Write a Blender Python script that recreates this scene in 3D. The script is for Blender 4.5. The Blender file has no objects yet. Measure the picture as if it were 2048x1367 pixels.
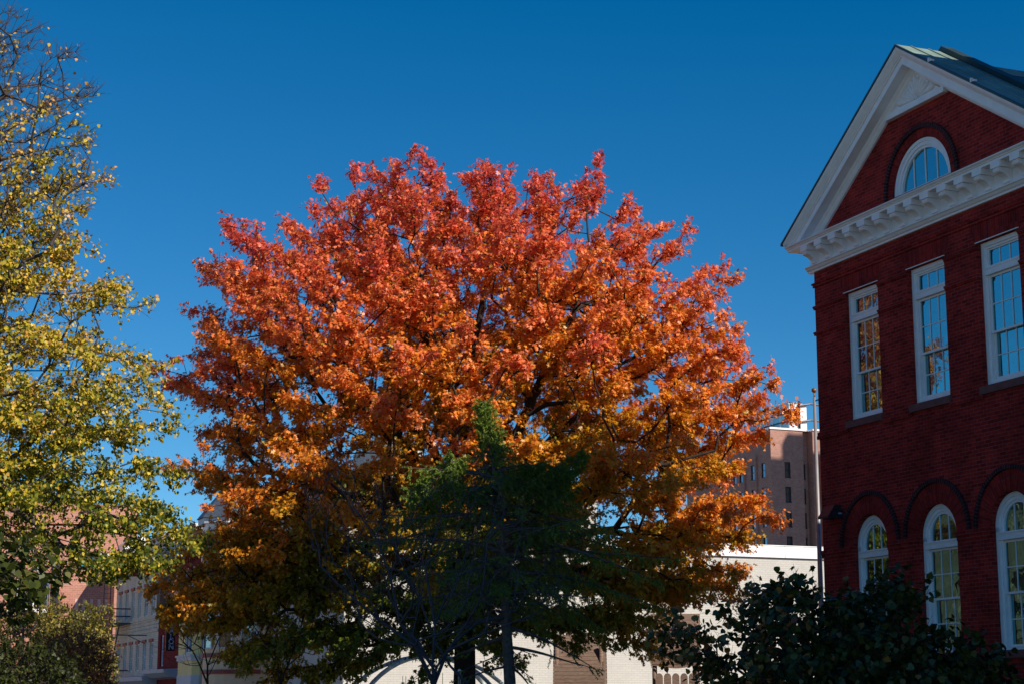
import bpy, math, random
import numpy as np
from mathutils import Vector, Matrix
from mathutils.geometry import tessellate_polygon
rng = np.random.default_rng(7); random.seed(7)
scene = bpy.context.scene
COL = scene.collection

# ------------------------------------------------------------ camera
F = 3592.0; PITCH = math.atan(717 / F)
cam_d = bpy.data.cameras.new('camera'); cam = bpy.data.objects.new('camera', cam_d); COL.objects.link(cam)
cam_d.sensor_width = 36; cam_d.lens = F / 2048 * 36; cam_d.clip_start = 0.3; cam_d.clip_end = 4000
cam.location = (0, 0, 1.6); cam.rotation_euler = (math.pi / 2 + PITCH, 0, 0)
scene.camera = cam

# ------------------------------------------------------------ light
GA = math.radians(22.05)                       # the street grid's turn
XD = Vector((math.sin(GA), -math.cos(GA), 0))  # grid x: towards the camera
YD = Vector((math.cos(GA), math.sin(GA), 0))   # grid y: to the right, into the houses
SUN_OFF = math.radians(25); SUN_EL = math.radians(35)
sh = XD * math.cos(SUN_OFF) + YD * math.sin(SUN_OFF)
sun_dir = Vector((sh.x * math.cos(SUN_EL), sh.y * math.cos(SUN_EL), math.sin(SUN_EL)))
sd = bpy.data.lights.new('sun', 'SUN'); sd.energy = 5.0; sd.angle = math.radians(0.53); sd.color = (1, 0.9, 0.76)
so = bpy.data.objects.new('sun', sd); COL.objects.link(so)
so.rotation_euler = (-sun_dir).to_track_quat('-Z', 'Y').to_euler()
world = bpy.data.worlds.new('World'); scene.world = world; world.use_nodes = True
wn = world.node_tree; bg = wn.nodes['Background']
sky = wn.nodes.new('ShaderNodeTexSky'); sky.sky_type = 'NISHITA'; sky.sun_disc = False
sky.sun_elevation = SUN_EL; sky.sun_rotation = math.atan2(sun_dir.x, sun_dir.y)
sky.altitude = 2500; sky.air_density = 1.0; sky.dust_density = 0.0; sky.ozone_density = 6.0
hs = wn.nodes.new('ShaderNodeHueSaturation'); hs.inputs['Saturation'].default_value = 1.2
hs.inputs['Value'].default_value = 1.0
wn.links.new(sky.outputs[0], hs.inputs['Color'])
vm1 = wn.nodes.new('ShaderNodeVectorMath'); vm1.operation = 'MULTIPLY_ADD'
vm1.inputs[1].default_value = (0.92, 0.93, 0.80); vm1.inputs[2].default_value = (-0.19, -0.13, 0.0)   # polarised deep blue
vm2 = wn.nodes.new('ShaderNodeVectorMath'); vm2.operation = 'MAXIMUM'; vm2.inputs[1].default_value = (0, 0, 0)
wn.links.new(hs.outputs[0], vm1.inputs[0]); wn.links.new(vm1.outputs[0], vm2.inputs[0]); wn.links.new(vm2.outputs[0], bg.inputs[0])
bg.inputs[1].default_value = 0.112
vs = scene.view_settings; vs.view_transform = 'Standard'; vs.look = 'None'; vs.exposure = 0.25; vs.gamma = 1
scene.cycles.max_bounces = 6; scene.cycles.transparent_max_bounces = 8

# ------------------------------------------------------------ materials
def new_mat(name):
    m = bpy.data.materials.new(name); m.use_nodes = True
    return m, m.node_tree, m.node_tree.nodes['Principled BSDF']
def link(nt, a, b): nt.links.new(a, b)
def plain(name, col, rough=0.6, metal=0.0, var=0.15, scale=3.0, bump=0.0, spec=0.5):
    m, nt, b = new_mat(name)
    tc = nt.nodes.new('ShaderNodeTexCoord'); n = nt.nodes.new('ShaderNodeTexNoise')
    n.inputs['Scale'].default_value = scale; n.inputs['Detail'].default_value = 6
    link(nt, tc.outputs['Object'], n.inputs['Vector'])
    r = nt.nodes.new('ShaderNodeValToRGB')
    r.color_ramp.elements[0].position = 0.3; r.color_ramp.elements[1].position = 0.7
    r.color_ramp.elements[0].color = tuple(c * (1 - var) for c in col) + (1,)
    r.color_ramp.elements[1].color = tuple(min(1, c * (1 + var)) for c in col) + (1,)
    link(nt, n.outputs[0], r.inputs[0]); link(nt, r.outputs[0], b.inputs['Base Color'])
    b.inputs['Roughness'].default_value = rough; b.inputs['Metallic'].default_value = metal
    b.inputs['Specular IOR Level'].default_value = spec
    if bump:
        bm = nt.nodes.new('ShaderNodeBump'); bm.inputs['Strength'].default_value = bump; bm.inputs['Distance'].default_value = 0.02
        link(nt, n.outputs[0], bm.inputs['Height']); link(nt, bm.outputs[0], b.inputs['Normal'])
    return m
def brick(name, c1, c2, mortar, row=0.075, width=0.215, msize=0.007, uv=False, dirt=0.5, bump=0.5, big=0.35):
    m, nt, b = new_mat(name)
    tc = nt.nodes.new('ShaderNodeTexCoord')
    if uv:
        vec = tc.outputs['UV']
    else:
        sp = nt.nodes.new('ShaderNodeSeparateXYZ'); link(nt, tc.outputs['Object'], sp.inputs[0])
        ad = nt.nodes.new('ShaderNodeMath'); ad.operation = 'ADD'
        link(nt, sp.outputs[0], ad.inputs[0]); link(nt, sp.outputs[1], ad.inputs[1])
        cb = nt.nodes.new('ShaderNodeCombineXYZ'); link(nt, ad.outputs[0], cb.inputs[0]); link(nt, sp.outputs[2], cb.inputs[1])
        vec = cb.outputs[0]
    bt = nt.nodes.new('ShaderNodeTexBrick'); link(nt, vec, bt.inputs['Vector'])
    bt.inputs['Scale'].default_value = 1; bt.inputs['Brick Width'].default_value = width
    bt.inputs['Row Height'].default_value = row; bt.inputs['Mortar Size'].default_value = msize
    bt.inputs['Mortar Smooth'].default_value = 0.3; bt.inputs['Bias'].default_value = 0
    bt.inputs['Color1'].default_value = c1 + (1,); bt.inputs['Color2'].default_value = c2 + (1,)
    bt.inputs['Mortar'].default_value = mortar + (1,)
    n = nt.nodes.new('ShaderNodeTexNoise'); n.inputs['Scale'].default_value = 0.9; n.inputs['Detail'].default_value = 8
    n.inputs['Roughness'].default_value = 0.7
    link(nt, tc.outputs['Object'], n.inputs['Vector'])
    r = nt.nodes.new('ShaderNodeValToRGB'); r.color_ramp.elements[0].position = 0.3; r.color_ramp.elements[1].position = 0.72
    v = 1 - dirt; r.color_ramp.elements[0].color = (v, v, v, 1); r.color_ramp.elements[1].color = (1 + big, 1 + big, 1 + big, 1)
    link(nt, n.outputs[0], r.inputs[0])
    n2 = nt.nodes.new('ShaderNodeTexNoise'); n2.inputs['Scale'].default_value = 14; n2.inputs['Detail'].default_value = 4
    link(nt, tc.outputs['Object'], n2.inputs['Vector'])
    r2 = nt.nodes.new('ShaderNodeMapRange'); r2.inputs['To Min'].default_value = 0.55; r2.inputs['To Max'].default_value = 1.45
    link(nt, n2.outputs[0], r2.inputs[0])
    mx = nt.nodes.new('ShaderNodeMix'); mx.data_type = 'RGBA'; mx.blend_type = 'MULTIPLY'; mx.inputs[0].default_value = 1
    link(nt, bt.outputs['Color'], mx.inputs[6]); link(nt, r.outputs[0], mx.inputs[7])
    vm = nt.nodes.new('ShaderNodeVectorMath'); vm.operation = 'SCALE'
    link(nt, mx.outputs[2], vm.inputs[0]); link(nt, r2.outputs[0], vm.inputs['Scale'])
    link(nt, vm.outputs[0], b.inputs['Base Color']); b.inputs['Roughness'].default_value = 0.85
    b.inputs['Specular IOR Level'].default_value = 0.12
    bm = nt.nodes.new('ShaderNodeBump'); bm.inputs['Strength'].default_value = bump; bm.inputs['Distance'].default_value = 0.01
    bm.invert = True; link(nt, bt.outputs['Fac'], bm.inputs['Height']); link(nt, bm.outputs[0], b.inputs['Normal'])
    return m
def leafmat(name, trans=0.35, rough=0.5, spec=0.3):
    m, nt, b = new_mat(name)
    at = nt.nodes.new('ShaderNodeAttribute'); at.attribute_name = 'leafcol'
    link(nt, at.outputs['Color'], b.inputs['Base Color']); b.inputs['Roughness'].default_value = rough
    b.inputs['Specular IOR Level'].default_value = spec
    tr = nt.nodes.new('ShaderNodeBsdfTranslucent'); link(nt, at.outputs['Color'], tr.inputs['Color'])
    mx = nt.nodes.new('ShaderNodeMixShader'); mx.inputs[0].default_value = trans
    link(nt, b.outputs[0], mx.inputs[1]); link(nt, tr.outputs[0], mx.inputs[2])
    link(nt, mx.outputs[0], nt.nodes['Material Output'].inputs['Surface'])
    return m
def glass(name, tint, refl=0.5, inner=(0.012, 0.014, 0.016), wav=0.02):
    m, nt, b = new_mat(name)
    b.inputs['Base Color'].default_value = inner + (1,); b.inputs['Roughness'].default_value = 0.3
    g = nt.nodes.new('ShaderNodeBsdfGlossy'); g.inputs['Color'].default_value = tint + (1,); g.inputs['Roughness'].default_value = 0.01
    tc = nt.nodes.new('ShaderNodeTexCoord'); n = nt.nodes.new('ShaderNodeTexNoise'); n.inputs['Scale'].default_value = 2.5
    link(nt, tc.outputs['Object'], n.inputs['Vector'])
    bm = nt.nodes.new('ShaderNodeBump'); bm.inputs['Strength'].default_value = wav; bm.inputs['Distance'].default_value = 0.3
    link(nt, n.outputs[0], bm.inputs['Height']); link(nt, bm.outputs[0], g.inputs['Normal'])
    mx = nt.nodes.new('ShaderNodeMixShader'); mx.inputs[0].default_value = refl
    link(nt, b.outputs[0], mx.inputs[1]); link(nt, g.outputs[0], mx.inputs[2])
    link(nt, mx.outputs[0], nt.nodes['Material Output'].inputs['Surface'])
    return m

M = {}
M['brick'] = brick('school_brick', (0.40, 0.027, 0.018), (0.20, 0.012, 0.010), (0.25, 0.075, 0.075))
M['brick_arch'] = brick('school_arch_brick', (0.38, 0.026, 0.018), (0.19, 0.012, 0.010), (0.17, 0.05, 0.055), uv=True, width=0.6)
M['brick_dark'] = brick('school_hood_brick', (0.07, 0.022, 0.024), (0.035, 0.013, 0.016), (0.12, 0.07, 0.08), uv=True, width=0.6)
def stain(m):
    nt = m.node_tree; b = nt.nodes['Principled BSDF']; src = b.inputs['Base Color'].links[0].from_socket
    tc = nt.nodes.new('ShaderNodeTexCoord'); mp = nt.nodes.new('ShaderNodeMapping'); mp.inputs['Scale'].default_value = (1.6, 1.6, .28)
    link(nt, tc.outputs['Object'], mp.inputs[0]); n = nt.nodes.new('ShaderNodeTexNoise'); n.inputs['Scale'].default_value = 1.3; n.inputs['Detail'].default_value = 7; n.inputs['Roughness'].default_value = .75
    link(nt, mp.outputs[0], n.inputs['Vector']); r = nt.nodes.new('ShaderNodeValToRGB'); r.color_ramp.elements[0].position = .62; r.color_ramp.elements[1].position = .80
    r.color_ramp.elements[0].color = (0, 0, 0, 1); r.color_ramp.elements[1].color = (.55, .55, .55, 1); link(nt, n.outputs[0], r.inputs[0])
    mx = nt.nodes.new('ShaderNodeMix'); mx.data_type = 'RGBA'; link(nt, r.outputs[0], mx.inputs[0]); link(nt, src, mx.inputs[6]); mx.inputs[7].default_value = (.22, .12, .12, 1)
    link(nt, mx.outputs[2], b.inputs['Base Color'])
stain(M['brick'])
M['stone_red'] = plain('red_sandstone', (0.16, 0.055, 0.05), 0.8, var=0.2, scale=8, bump=0.2)
M['white'] = plain('white_painted_wood', (0.88, 0.84, 0.84), 0.45, var=0.06, scale=4, bump=0.05)
M['copper'] = plain('green_copper_roof', (0.20, 0.28, 0.24), 0.5, var=0.3, scale=1.5)
M['copper_dark'] = plain('dark_copper_edge', (0.02, 0.045, 0.05), 0.5, var=0.3, scale=3)
M['glass'] = glass('window_glass', (0.24, 0.60, 0.62), 0.65, wav=0.012)
M['glass_dark'] = glass('dark_window_glass', (0.6, 0.7, 0.8), 0.35)
M['metal_dark'] = plain('dark_bronze_metal', (0.03, 0.022, 0.03), 0.45, 0.3)
M['lens'] = plain('lamp_lens', (0.35, 0.42, 0.5), 0.2)
M['white_brick'] = brick('white_painted_brick', (0.53, 0.51, 0.475), (0.50, 0.48, 0.45), (0.42, 0.40, 0.37), dirt=0.06, big=0.04, msize=0.006, bump=0.5, row=0.1, width=0.28)
for n_ in M['white_brick'].node_tree.nodes:
    if n_.type == 'MAP_RANGE': n_.inputs['To Min'].default_value = 0.93; n_.inputs['To Max'].default_value = 1.07
M['coping'] = plain('white_coping', (0.85, 0.85, 0.85), 0.35, var=0.03)
M['tower_brick'] = brick('tower_brick', (0.42, 0.22, 0.18), (0.34, 0.165, 0.13), (0.46, 0.31, 0.26), dirt=0.15, big=0.12, row=0.16, width=0.4, msize=0.015)
M['far_brick'] = brick('far_red_brick', (0.48, 0.215, 0.155), (0.40, 0.165, 0.125), (0.50, 0.33, 0.27), dirt=0.15, big=0.1, row=0.15, width=0.4, msize=0.015)
M['cream_brick'] = brick('cream_painted_brick', (0.84, 0.73, 0.58), (0.76, 0.65, 0.52), (0.58, 0.50, 0.40), dirt=0.25, big=0.1, row=0.12, width=0.3, msize=0.012)
M['red_paint_brick'] = brick('dark_red_brick', (0.30, 0.025, 0.025), (0.21, 0.018, 0.018), (0.10, 0.02, 0.02), dirt=0.25, big=0.2, row=0.12, width=0.3)
M['yellow'] = plain('yellow_paint', (0.85, 0.66, 0.27), 0.6, var=0.06)
M['tan'] = plain('tan_paint', (0.74, 0.54, 0.34), 0.6, var=0.06)
M['redtrim'] = plain('red_trim', (0.28, 0.05, 0.045), 0.6)
M['greytrim'] = plain('pale_grey_trim', (0.55, 0.58, 0.62), 0.6, var=0.05)
M['slate'] = plain('grey_slate', (0.07, 0.085, 0.11), 0.5, var=0.35, scale=9)
M['iron'] = plain('dark_green_iron', (0.03, 0.06, 0.07), 0.5)
M['black'] = plain('black_paint', (0.012, 0.012, 0.016), 0.4)
M['letter'] = plain('pale_letters', (0.5, 0.6, 0.8), 0.4, var=0.02)
M['blue'] = plain('blue_mark', (0.02, 0.16, 0.55), 0.4, var=0.02)
M['pipe_red'] = plain('red_downpipe', (0.50, 0.09, 0.05), 0.5)
M['steel'] = plain('brushed_steel', (0.26, 0.25, 0.26), 0.5, 0.3, var=0.12)
M['gold'] = plain('gilt_ball', (0.22, 0.12, 0.04), 0.5, 0.3)
M['galv'] = plain('galvanised_white', (0.86, 0.90, 0.93), 0.4, 0.0, var=0.05)
M['tank'] = plain('blue_shade_panel', (0.22, 0.48, 0.62), 0.3, 0.0, var=0.08, scale=0.4)  # bluish shade of the cooling unit's side, put into the colour
M['pipe_green'] = plain('grey_green_pipe', (0.55, 0.66, 0.64), 0.4, 0.0)
M['rope'] = plain('green_rope', (0.02, 0.25, 0.12), 0.7)
M['bark_oak'] = plain('oak_bark', (0.030, 0.022, 0.019), 0.9, var=0.4, scale=9, bump=0.6)
M['bark_linden'] = plain('linden_bark', (0.055, 0.042, 0.04), 0.9, var=0.4, scale=9, bump=0.5)
M['bark_spruce'] = plain('spruce_bark', (0.10, 0.08, 0.075), 0.9, var=0.4, scale=14, bump=0.8)
M['bark_bare'] = plain('grey_violet_bark', (0.055, 0.046, 0.058), 0.8, var=0.3, scale=9, bump=0.3)
M['leaf'] = leafmat('autumn_leaf', 0.36, 0.42, 0.45)
M['leaf_linden'] = leafmat('linden_leaf', 0.36, 0.45, 0.4)
M['leaf_shrub'] = leafmat('shrub_leaf', 0.2, 0.4, 0.4)
M['needle'] = leafmat('spruce_needle', 0.12, 0.6, 0.2)
M['ground'] = plain('pale_concrete_ground', (0.22, 0.205, 0.18), 0.9, var=0.2, scale=1)
M['lawn'] = plain('lawn_grass', (0.05, 0.08, 0.025), 0.9, var=0.4, scale=2)

def wood_mat():
    m, nt, b = new_mat('weathered_cedar')
    tc = nt.nodes.new('ShaderNodeTexCoord'); mp = nt.nodes.new('ShaderNodeMapping'); mp.inputs['Scale'].default_value = (2, 2, 30)
    link(nt, tc.outputs['Object'], mp.inputs[0]); n = nt.nodes.new('ShaderNodeTexNoise'); n.inputs['Scale'].default_value = 3; n.inputs['Detail'].default_value = 8
    link(nt, mp.outputs[0], n.inputs['Vector']); r = nt.nodes.new('ShaderNodeValToRGB')
    r.color_ramp.elements[0].position = 0.3; r.color_ramp.elements[0].color = (0.085, 0.055, 0.042, 1)
    r.color_ramp.elements[1].position = 0.7; r.color_ramp.elements[1].color = (0.27, 0.18, 0.135, 1)
    link(nt, n.outputs[0], r.inputs[0]); link(nt, r.outputs[0], b.inputs['Base Color']); b.inputs['Roughness'].default_value = 0.8
    return m
M['wood'] = wood_mat()

# ------------------------------------------------------------ mesh helpers
def tag(o, label=None, cat=None, group=None, kind=None):
    if label: o['label'] = label
    if cat: o['category'] = cat
    if group: o['group'] = group
    if kind: o['kind'] = kind
    return o
def empty(name, loc=(0, 0, 0), rz=0.0):
    o = bpy.data.objects.new(name, None); COL.objects.link(o); o.location = loc; o.rotation_euler = (0, 0, rz)
    o.empty_display_size = 0.3
    return o
GRID_RZ = math.atan2(XD.y, XD.x)

class MB:
    def __init__(s): s.v = []; s.f = []; s.uv = []; s.has_uv = False
    def add(s, verts, faces, uvs=None):
        b = len(s.v); s.v += [tuple(p) for p in verts]
        for i, f in enumerate(faces):
            s.f.append([b + k for k in f])
            if uvs is not None: s.uv.append([uvs[k] for k in f]); s.has_uv = True
            else: s.uv.append([(0, 0)] * len(f))
        return s
    def box(s, x0, x1, y0, y1, z0, z1):
        v = [(x0, y0, z0), (x1, y0, z0), (x1, y1, z0), (x0, y1, z0), (x0, y0, z1), (x1, y0, z1), (x1, y1, z1), (x0, y1, z1)]
        return s.add(v, [(0, 3, 2, 1), (4, 5, 6, 7), (0, 1, 5, 4), (1, 2, 6, 5), (2, 3, 7, 6), (3, 0, 4, 7)])
    def prism(s, poly, axis, a, b):     # poly in the two other axes, extruded along axis from a to b
        n = len(poly)
        def mk(p, q):
            return {'x': (q, p[0], p[1]), 'y': (p[0], q, p[1]), 'z': (p[0], p[1], q)}[axis]
        v = [mk(p, a) for p in poly] + [mk(p, b) for p in poly]
        fs = [(i, (i + 1) % n, n + (i + 1) % n, n + i) for i in range(n)]
        tris = tessellate_polygon([[Vector((p[0], p[1], 0)) for p in poly]])
        fs += [tuple(t) for t in tris] + [tuple(n + k for k in reversed(t)) for t in tris]
        return s.add(v, fs)
    def tube(s, pts, rad, sides=8, cap=True):
        pts = [Vector(p) for p in pts]; n = len(pts)
        rad = rad if isinstance(rad, (list, tuple)) else [rad] * n
        vs_ = []; up = None
        for i, p in enumerate(pts):
            d = (pts[min(i + 1, n - 1)] - pts[max(i - 1, 0)]).normalized()
            if up is None: up = d.orthogonal().normalized()
            up = (up - d * up.dot(d)).normalized(); sd_ = d.cross(up)
            for k in range(sides):
                a = 2 * math.pi * k / sides
                vs_.append(p + (up * math.cos(a) + sd_ * math.sin(a)) * rad[i])
        fs = [(i * sides + k, i * sides + (k + 1) % sides, (i + 1) * sides + (k + 1) % sides, (i + 1) * sides + k) for i in range(n - 1) for k in range(sides)]
        if cap: fs += [tuple(reversed(range(sides))), tuple((n - 1) * sides + k for k in range(sides))]
        return s.add(vs_, fs)
    def sphere(s, c, r, n=12):
        c = Vector(c); v = []; fs = []
        for i in range(1, n):
            for k in range(n):
                t = math.pi * i / n; a = 2 * math.pi * k / n
                v.append(c + Vector((math.sin(t) * math.cos(a), math.sin(t) * math.sin(a), math.cos(t))) * r)
        for i in range(n - 2):
            for k in range(n): fs.append((i * n + k, (i + 1) * n + k, (i + 1) * n + (k + 1) % n, i * n + (k + 1) % n))
        v += [c + Vector((0, 0, r)), c - Vector((0, 0, r))]
        for k in range(n):
            fs.append((len(v) - 2, k, (k + 1) % n)); fs.append((len(v) - 1, (n - 2) * n + (k + 1) % n, (n - 2) * n + k))
        return s.add(v, fs)
    def wall(s, outer, holes, y=0.0, depth=0.3, axis='y'):
        """a flat wall in the xz plane with openings and their reveals"""
        def mk(p, q): return (p[0], q, p[1]) if axis == 'y' else (q, p[0], p[1])
        if len(outer) == 4 and all(len(L) == 4 for L in holes):
            xs_ = sorted({round(p[0], 5) for L in [outer] + holes for p in L}); zs2 = sorted({round(p[1], 5) for L in [outer] + holes for p in L})
            R_ = [(min(p[0] for p in L), max(p[0] for p in L), min(p[1] for p in L), max(p[1] for p in L)) for L in holes]
            ix = {x: i for i, x in enumerate(xs_)}; nz_ = len(zs2); fs = []
            for i in range(len(xs_) - 1):
                for k in range(nz_ - 1):
                    cx, cz = (xs_[i] + xs_[i + 1]) / 2, (zs2[k] + zs2[k + 1]) / 2
                    if not any(r[0] < cx < r[1] and r[2] < cz < r[3] for r in R_):
                        fs.append((i * nz_ + k, (i + 1) * nz_ + k, (i + 1) * nz_ + k + 1, i * nz_ + k + 1))
            s.add([mk((x, z), y) for x in xs_ for z in zs2], fs)
            for L in holes:
                s.add([mk(p, y) for p in L] + [mk(p, y + depth) for p in L], [(i, (i + 1) % 4, 4 + (i + 1) % 4, 4 + i) for i in range(4)])
            return s
        loops = [outer] + holes
        tris = tessellate_polygon([[Vector((p[0], p[1], 0)) for p in L] for L in loops])
        s.add([mk(p, y) for L in loops for p in L], [tuple(t) for t in tris])
        for L in holes:
            n = len(L)
            s.add([mk(p, y) for p in L] + [mk(p, y + depth) for p in L], [(i, (i + 1) % n, n + (i + 1) % n, n + i) for i in range(n)])
        return s
    def ring(s, cx, cz, r0, r1, y0, y1, a0=0.0, a1=math.pi, n=28):
        v = []; uv = []
        for i in range(n + 1):
            a = a0 + (a1 - a0) * i / n
            for r, y in ((r0, y0), (r1, y0), (r1, y1), (r0, y1)):
                v.append((cx + r * math.cos(a), y, cz + r * math.sin(a))); uv.append((r, a * (r0 + r1) / 2))
        fs = []
        for i in range(n):
            for k in range(4):
                fs.append((i * 4 + k, i * 4 + (k + 1) % 4, i * 4 + 4 + (k + 1) % 4, i * 4 + 4 + k))
        fs += [(0, 1, 2, 3), (n * 4 + 3, n * 4 + 2, n * 4 + 1, n * 4)]
        return s.add(v, fs, uv)
    def build(s, name, mat, parent=None, smooth=False):
        me = bpy.data.meshes.new(name); me.from_pydata(s.v, [], s.f); me.materials.append(mat)
        if s.has_uv:
            ul = me.uv_layers.new(name='UVMap'); flat = [c for f in s.uv for c in f]
            for i, c in enumerate(flat): ul.data[i].uv = c
        me.validate(); me.update()
        if smooth: me.shade_smooth()
        o = bpy.data.objects.new(name, me); COL.objects.link(o)
        if parent: o.parent = parent
        return o
def rect(x0, x1, z0, z1): return [(x0, z0), (x1, z0), (x1, z1), (x0, z1)]
def archloop(cx, r, z0, zs, n=24):
    return [(cx - r, z0), (cx + r, z0)] + [(cx + r * math.cos(math.pi * i / n), zs + r * math.sin(math.pi * i / n)) for i in range(n + 1)]

# ------------------------------------------------------------ ground
g = MB(); g.add([(-900, -300, 0), (900, -300, 0), (900, 1500, 0), (-900, 1500, 0)], [(0, 1, 2, 3)])
tag(g.build('ground', M['ground']), kind='structure')
g = MB(); g.add([(-16, 6, 0.004), (22, 6, 0.004), (5.5, 44, 0.004), (-16, 40, 0.004)], [(0, 1, 2, 3)])
tag(g.build('lawn', M['lawn']), kind='structure')

# ============================================================ SCHOOL
school = empty('school_building', (7.0847, 41.0, 0), GRID_RZ)
tag(school, 'dark red brick school with white gable pediment, bracketed cornice and white sash windows', 'building')
GW = 8.84; WC = [1.93, 4.40, 6.84]; HC = 4.40
openings = []
for c in WC:
    openings.append(rect(c - 0.66, c + 0.66, 7.73, 10.66))
    openings.append(archloop(c, 0.66, 2.55, 4.93))
openings.append([(HC + 1.06 * math.cos(math.pi * i / 28), 12.36 + 1.06 * math.sin(math.pi * i / 28)) for i in range(29)])
w = MB()
def zroof(s): return 15.43 - 0.651 * abs(s - 4.42)
w.wall([(0, 0), (GW, 0), (GW, zroof(GW) - 0.1), (4.42, 15.3), (0, zroof(0) - 0.1)], openings, 0, 0.34)
w.add([(0, 0, 0), (0, 14, 0), (0, 14, 12.4), (0, 0, 12.4), (GW, 0, 0), (GW, 3, 0), (GW, 3, 12.4), (GW, 0, 12.4)], [(0, 3, 2, 1), (4, 5, 6, 7)])
w.add([(0, 14, 0), (GW, 14, 0), (GW, 14, 12.4), (4.42, 14, 15.3), (0, 14, 12.4)], [(0, 1, 2, 3, 4)])
w.build('wall', M['brick'], school)
back = MB(); back.wall(rect(0.05, GW - 0.05, 0, 12.0), [], 0.9); back.build('interior_wall', M['black'], school)
# string courses
b = MB(); b.box(-0.03, GW, -0.035, 0.05, 11.06, 11.12); b.box(-0.05, GW, -0.06, 0.05, 11.121, 11.16)
b.build('string_course', M['brick'], school)
segs = [(-0.04, WC[0] - 0.67), (WC[0] + 0.67, WC[1] - 0.67), (WC[1] + 0.67, WC[2] - 0.67), (WC[2] + 0.67, GW)]
for x0, x1 in segs:
    for z in (10.57, 9.96, 7.58, 4.86):
        t1, t2, d1, d2 = (.035, .045, .03, .05) if z > 9 else ((.08, .08, .05, .03) if z > 7 else (.09, .09, .025, .05))
        b = MB(); b.box(x0, x1, -d1, 0.05, z - t1, z - .0005); b.box(x0, x1, -d2, 0.05, z + .0005, z + t2)
        b.build('string_course', M['brick'], school)
for c in WC:
    b = MB(); v = [(c - 0.72, -0.004, 10.68), (c + 0.72, -0.004, 10.68), (c + 0.88, -0.004, 11.05), (c - 0.88, -0.004, 11.05)]
    b.add(v, [(0, 1, 2, 3)], [(p[2], p[0]) for p in v]); b.build('flat_arch', M['brick_arch'], school)
    b = MB(); b.ring(c, 4.95, 0.662, 1.06, -0.012, 0.02); b.build('brick_arch', M['brick_arch'], school)
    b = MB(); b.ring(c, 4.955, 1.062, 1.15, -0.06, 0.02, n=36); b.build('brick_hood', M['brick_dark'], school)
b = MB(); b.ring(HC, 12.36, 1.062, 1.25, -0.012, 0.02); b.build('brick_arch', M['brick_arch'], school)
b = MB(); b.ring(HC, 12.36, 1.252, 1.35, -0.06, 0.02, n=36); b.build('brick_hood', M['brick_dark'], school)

def casing_rect(f, x0, x1, z0, z1, w_, ya, yb):
    f.box(x0, x0 + w_, ya, yb, z0, z1); f.box(x1 - w_, x1, ya, yb, z0, z1)
    f.box(x0 + w_, x1 - w_, ya, yb, z1 - w_, z1); f.box(x0 + w_, x1 - w_, ya, yb, z0, z0 + w_)
def bars(s_, x0, x1, z0, z1, nx, nz, y0, y1, t=0.011):
    for i in range(1, nx):
        x = x0 + (x1 - x0) * i / nx; s_.box(x - t, x + t, y0, y1, z0, z1)
    xs_ = [x0 + (x1 - x0) * i / nx for i in range(nx + 1)]
    for j in range(1, nz):
        z = z0 + (z1 - z0) * j / nz
        for i in range(nx): s_.box(xs_[i] + t, xs_[i + 1] - t, y0 + 0.002, y1, z - t, z + t)
def sash_window(c, z0, ztop, zmeet, label=None):
    f = MB()
    x0, x1 = c - 0.655, c + 0.655
    casing_rect(f, x0, x1, z0 + 0.01, ztop, 0.085, 0.10, 0.30)
    casing_rect(f, x0 + 0.085, x1 - 0.085, z0 + 0.095, ztop - 0.085, 0.045, 0.135, 0.30)
    return f
def two_sashes(win, c, z0, z1, zmeet):
    x0, x1 = c - 0.52, c + 0.52
    s1 = MB(); casing_rect(s1, x0, x1, zmeet - 0.03, z1, 0.045, 0.16, 0.20)
    bars(s1, x0 + .045, x1 - .045, zmeet + 0.015, z1 - .045, 3, 2, 0.172, 0.185)
    s1.build('sash', M['white'], win)
    s2 = MB(); casing_rect(s2, x0, x1, z0, zmeet + 0.025, 0.05, 0.21, 0.25)
    bars(s2, x0 + .05, x1 - .05, z0 + 0.05, zmeet - 0.025, 3, 2, 0.222, 0.235)
    s2.build('sash', M['white'], win)
    p = MB()
    p.box(x0 + .04, x1 - .04, 0.186, 0.192, zmeet + .01, z1 - .04); p.box(x0 + .045, x1 - .045, 0.236, 0.242, z0 + .045, zmeet - .02)
    p.build('pane', M['glass'], win)
for i, c in enumerate(WC):
    f = sash_window(c, 7.73, 10.655, 8.8)
    f.box(c - 0.655 + .085, c + 0.655 - .085, 0.085, 0.30, 9.98, 10.14)      # transom bar
    f.box(c - 0.655 + .085, c + 0.655 - .085, 0.07, 0.30, 10.10, 10.135)
    f.box(c - 0.69, c + 0.69, -0.025, 0.30, 10.662, 10.678)                    # drip cap
    win = f.build('window', M['white'], school)
    t = MB(); casing_rect(t, c - .52, c + .52, 10.15, 10.52, 0.03, 0.16, 0.20); bars(t, c - .49, c + .49, 10.18, 10.49, 3, 1, .172, .185)
    t.build('transom_light', M['white'], win)
    p = MB(); p.box(c - .5, c + .5, .186, .192, 10.17, 10.5); p.build('pane', M['glass'], win)
    two_sashes(win, c, 7.87, 9.975, 8.82)
    sl = MB(); sl.box(c - 0.72, c + 0.72, -0.07, 0.32, 7.58, 7.735); sl.build('sill', M['stone_red'], win)
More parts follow.
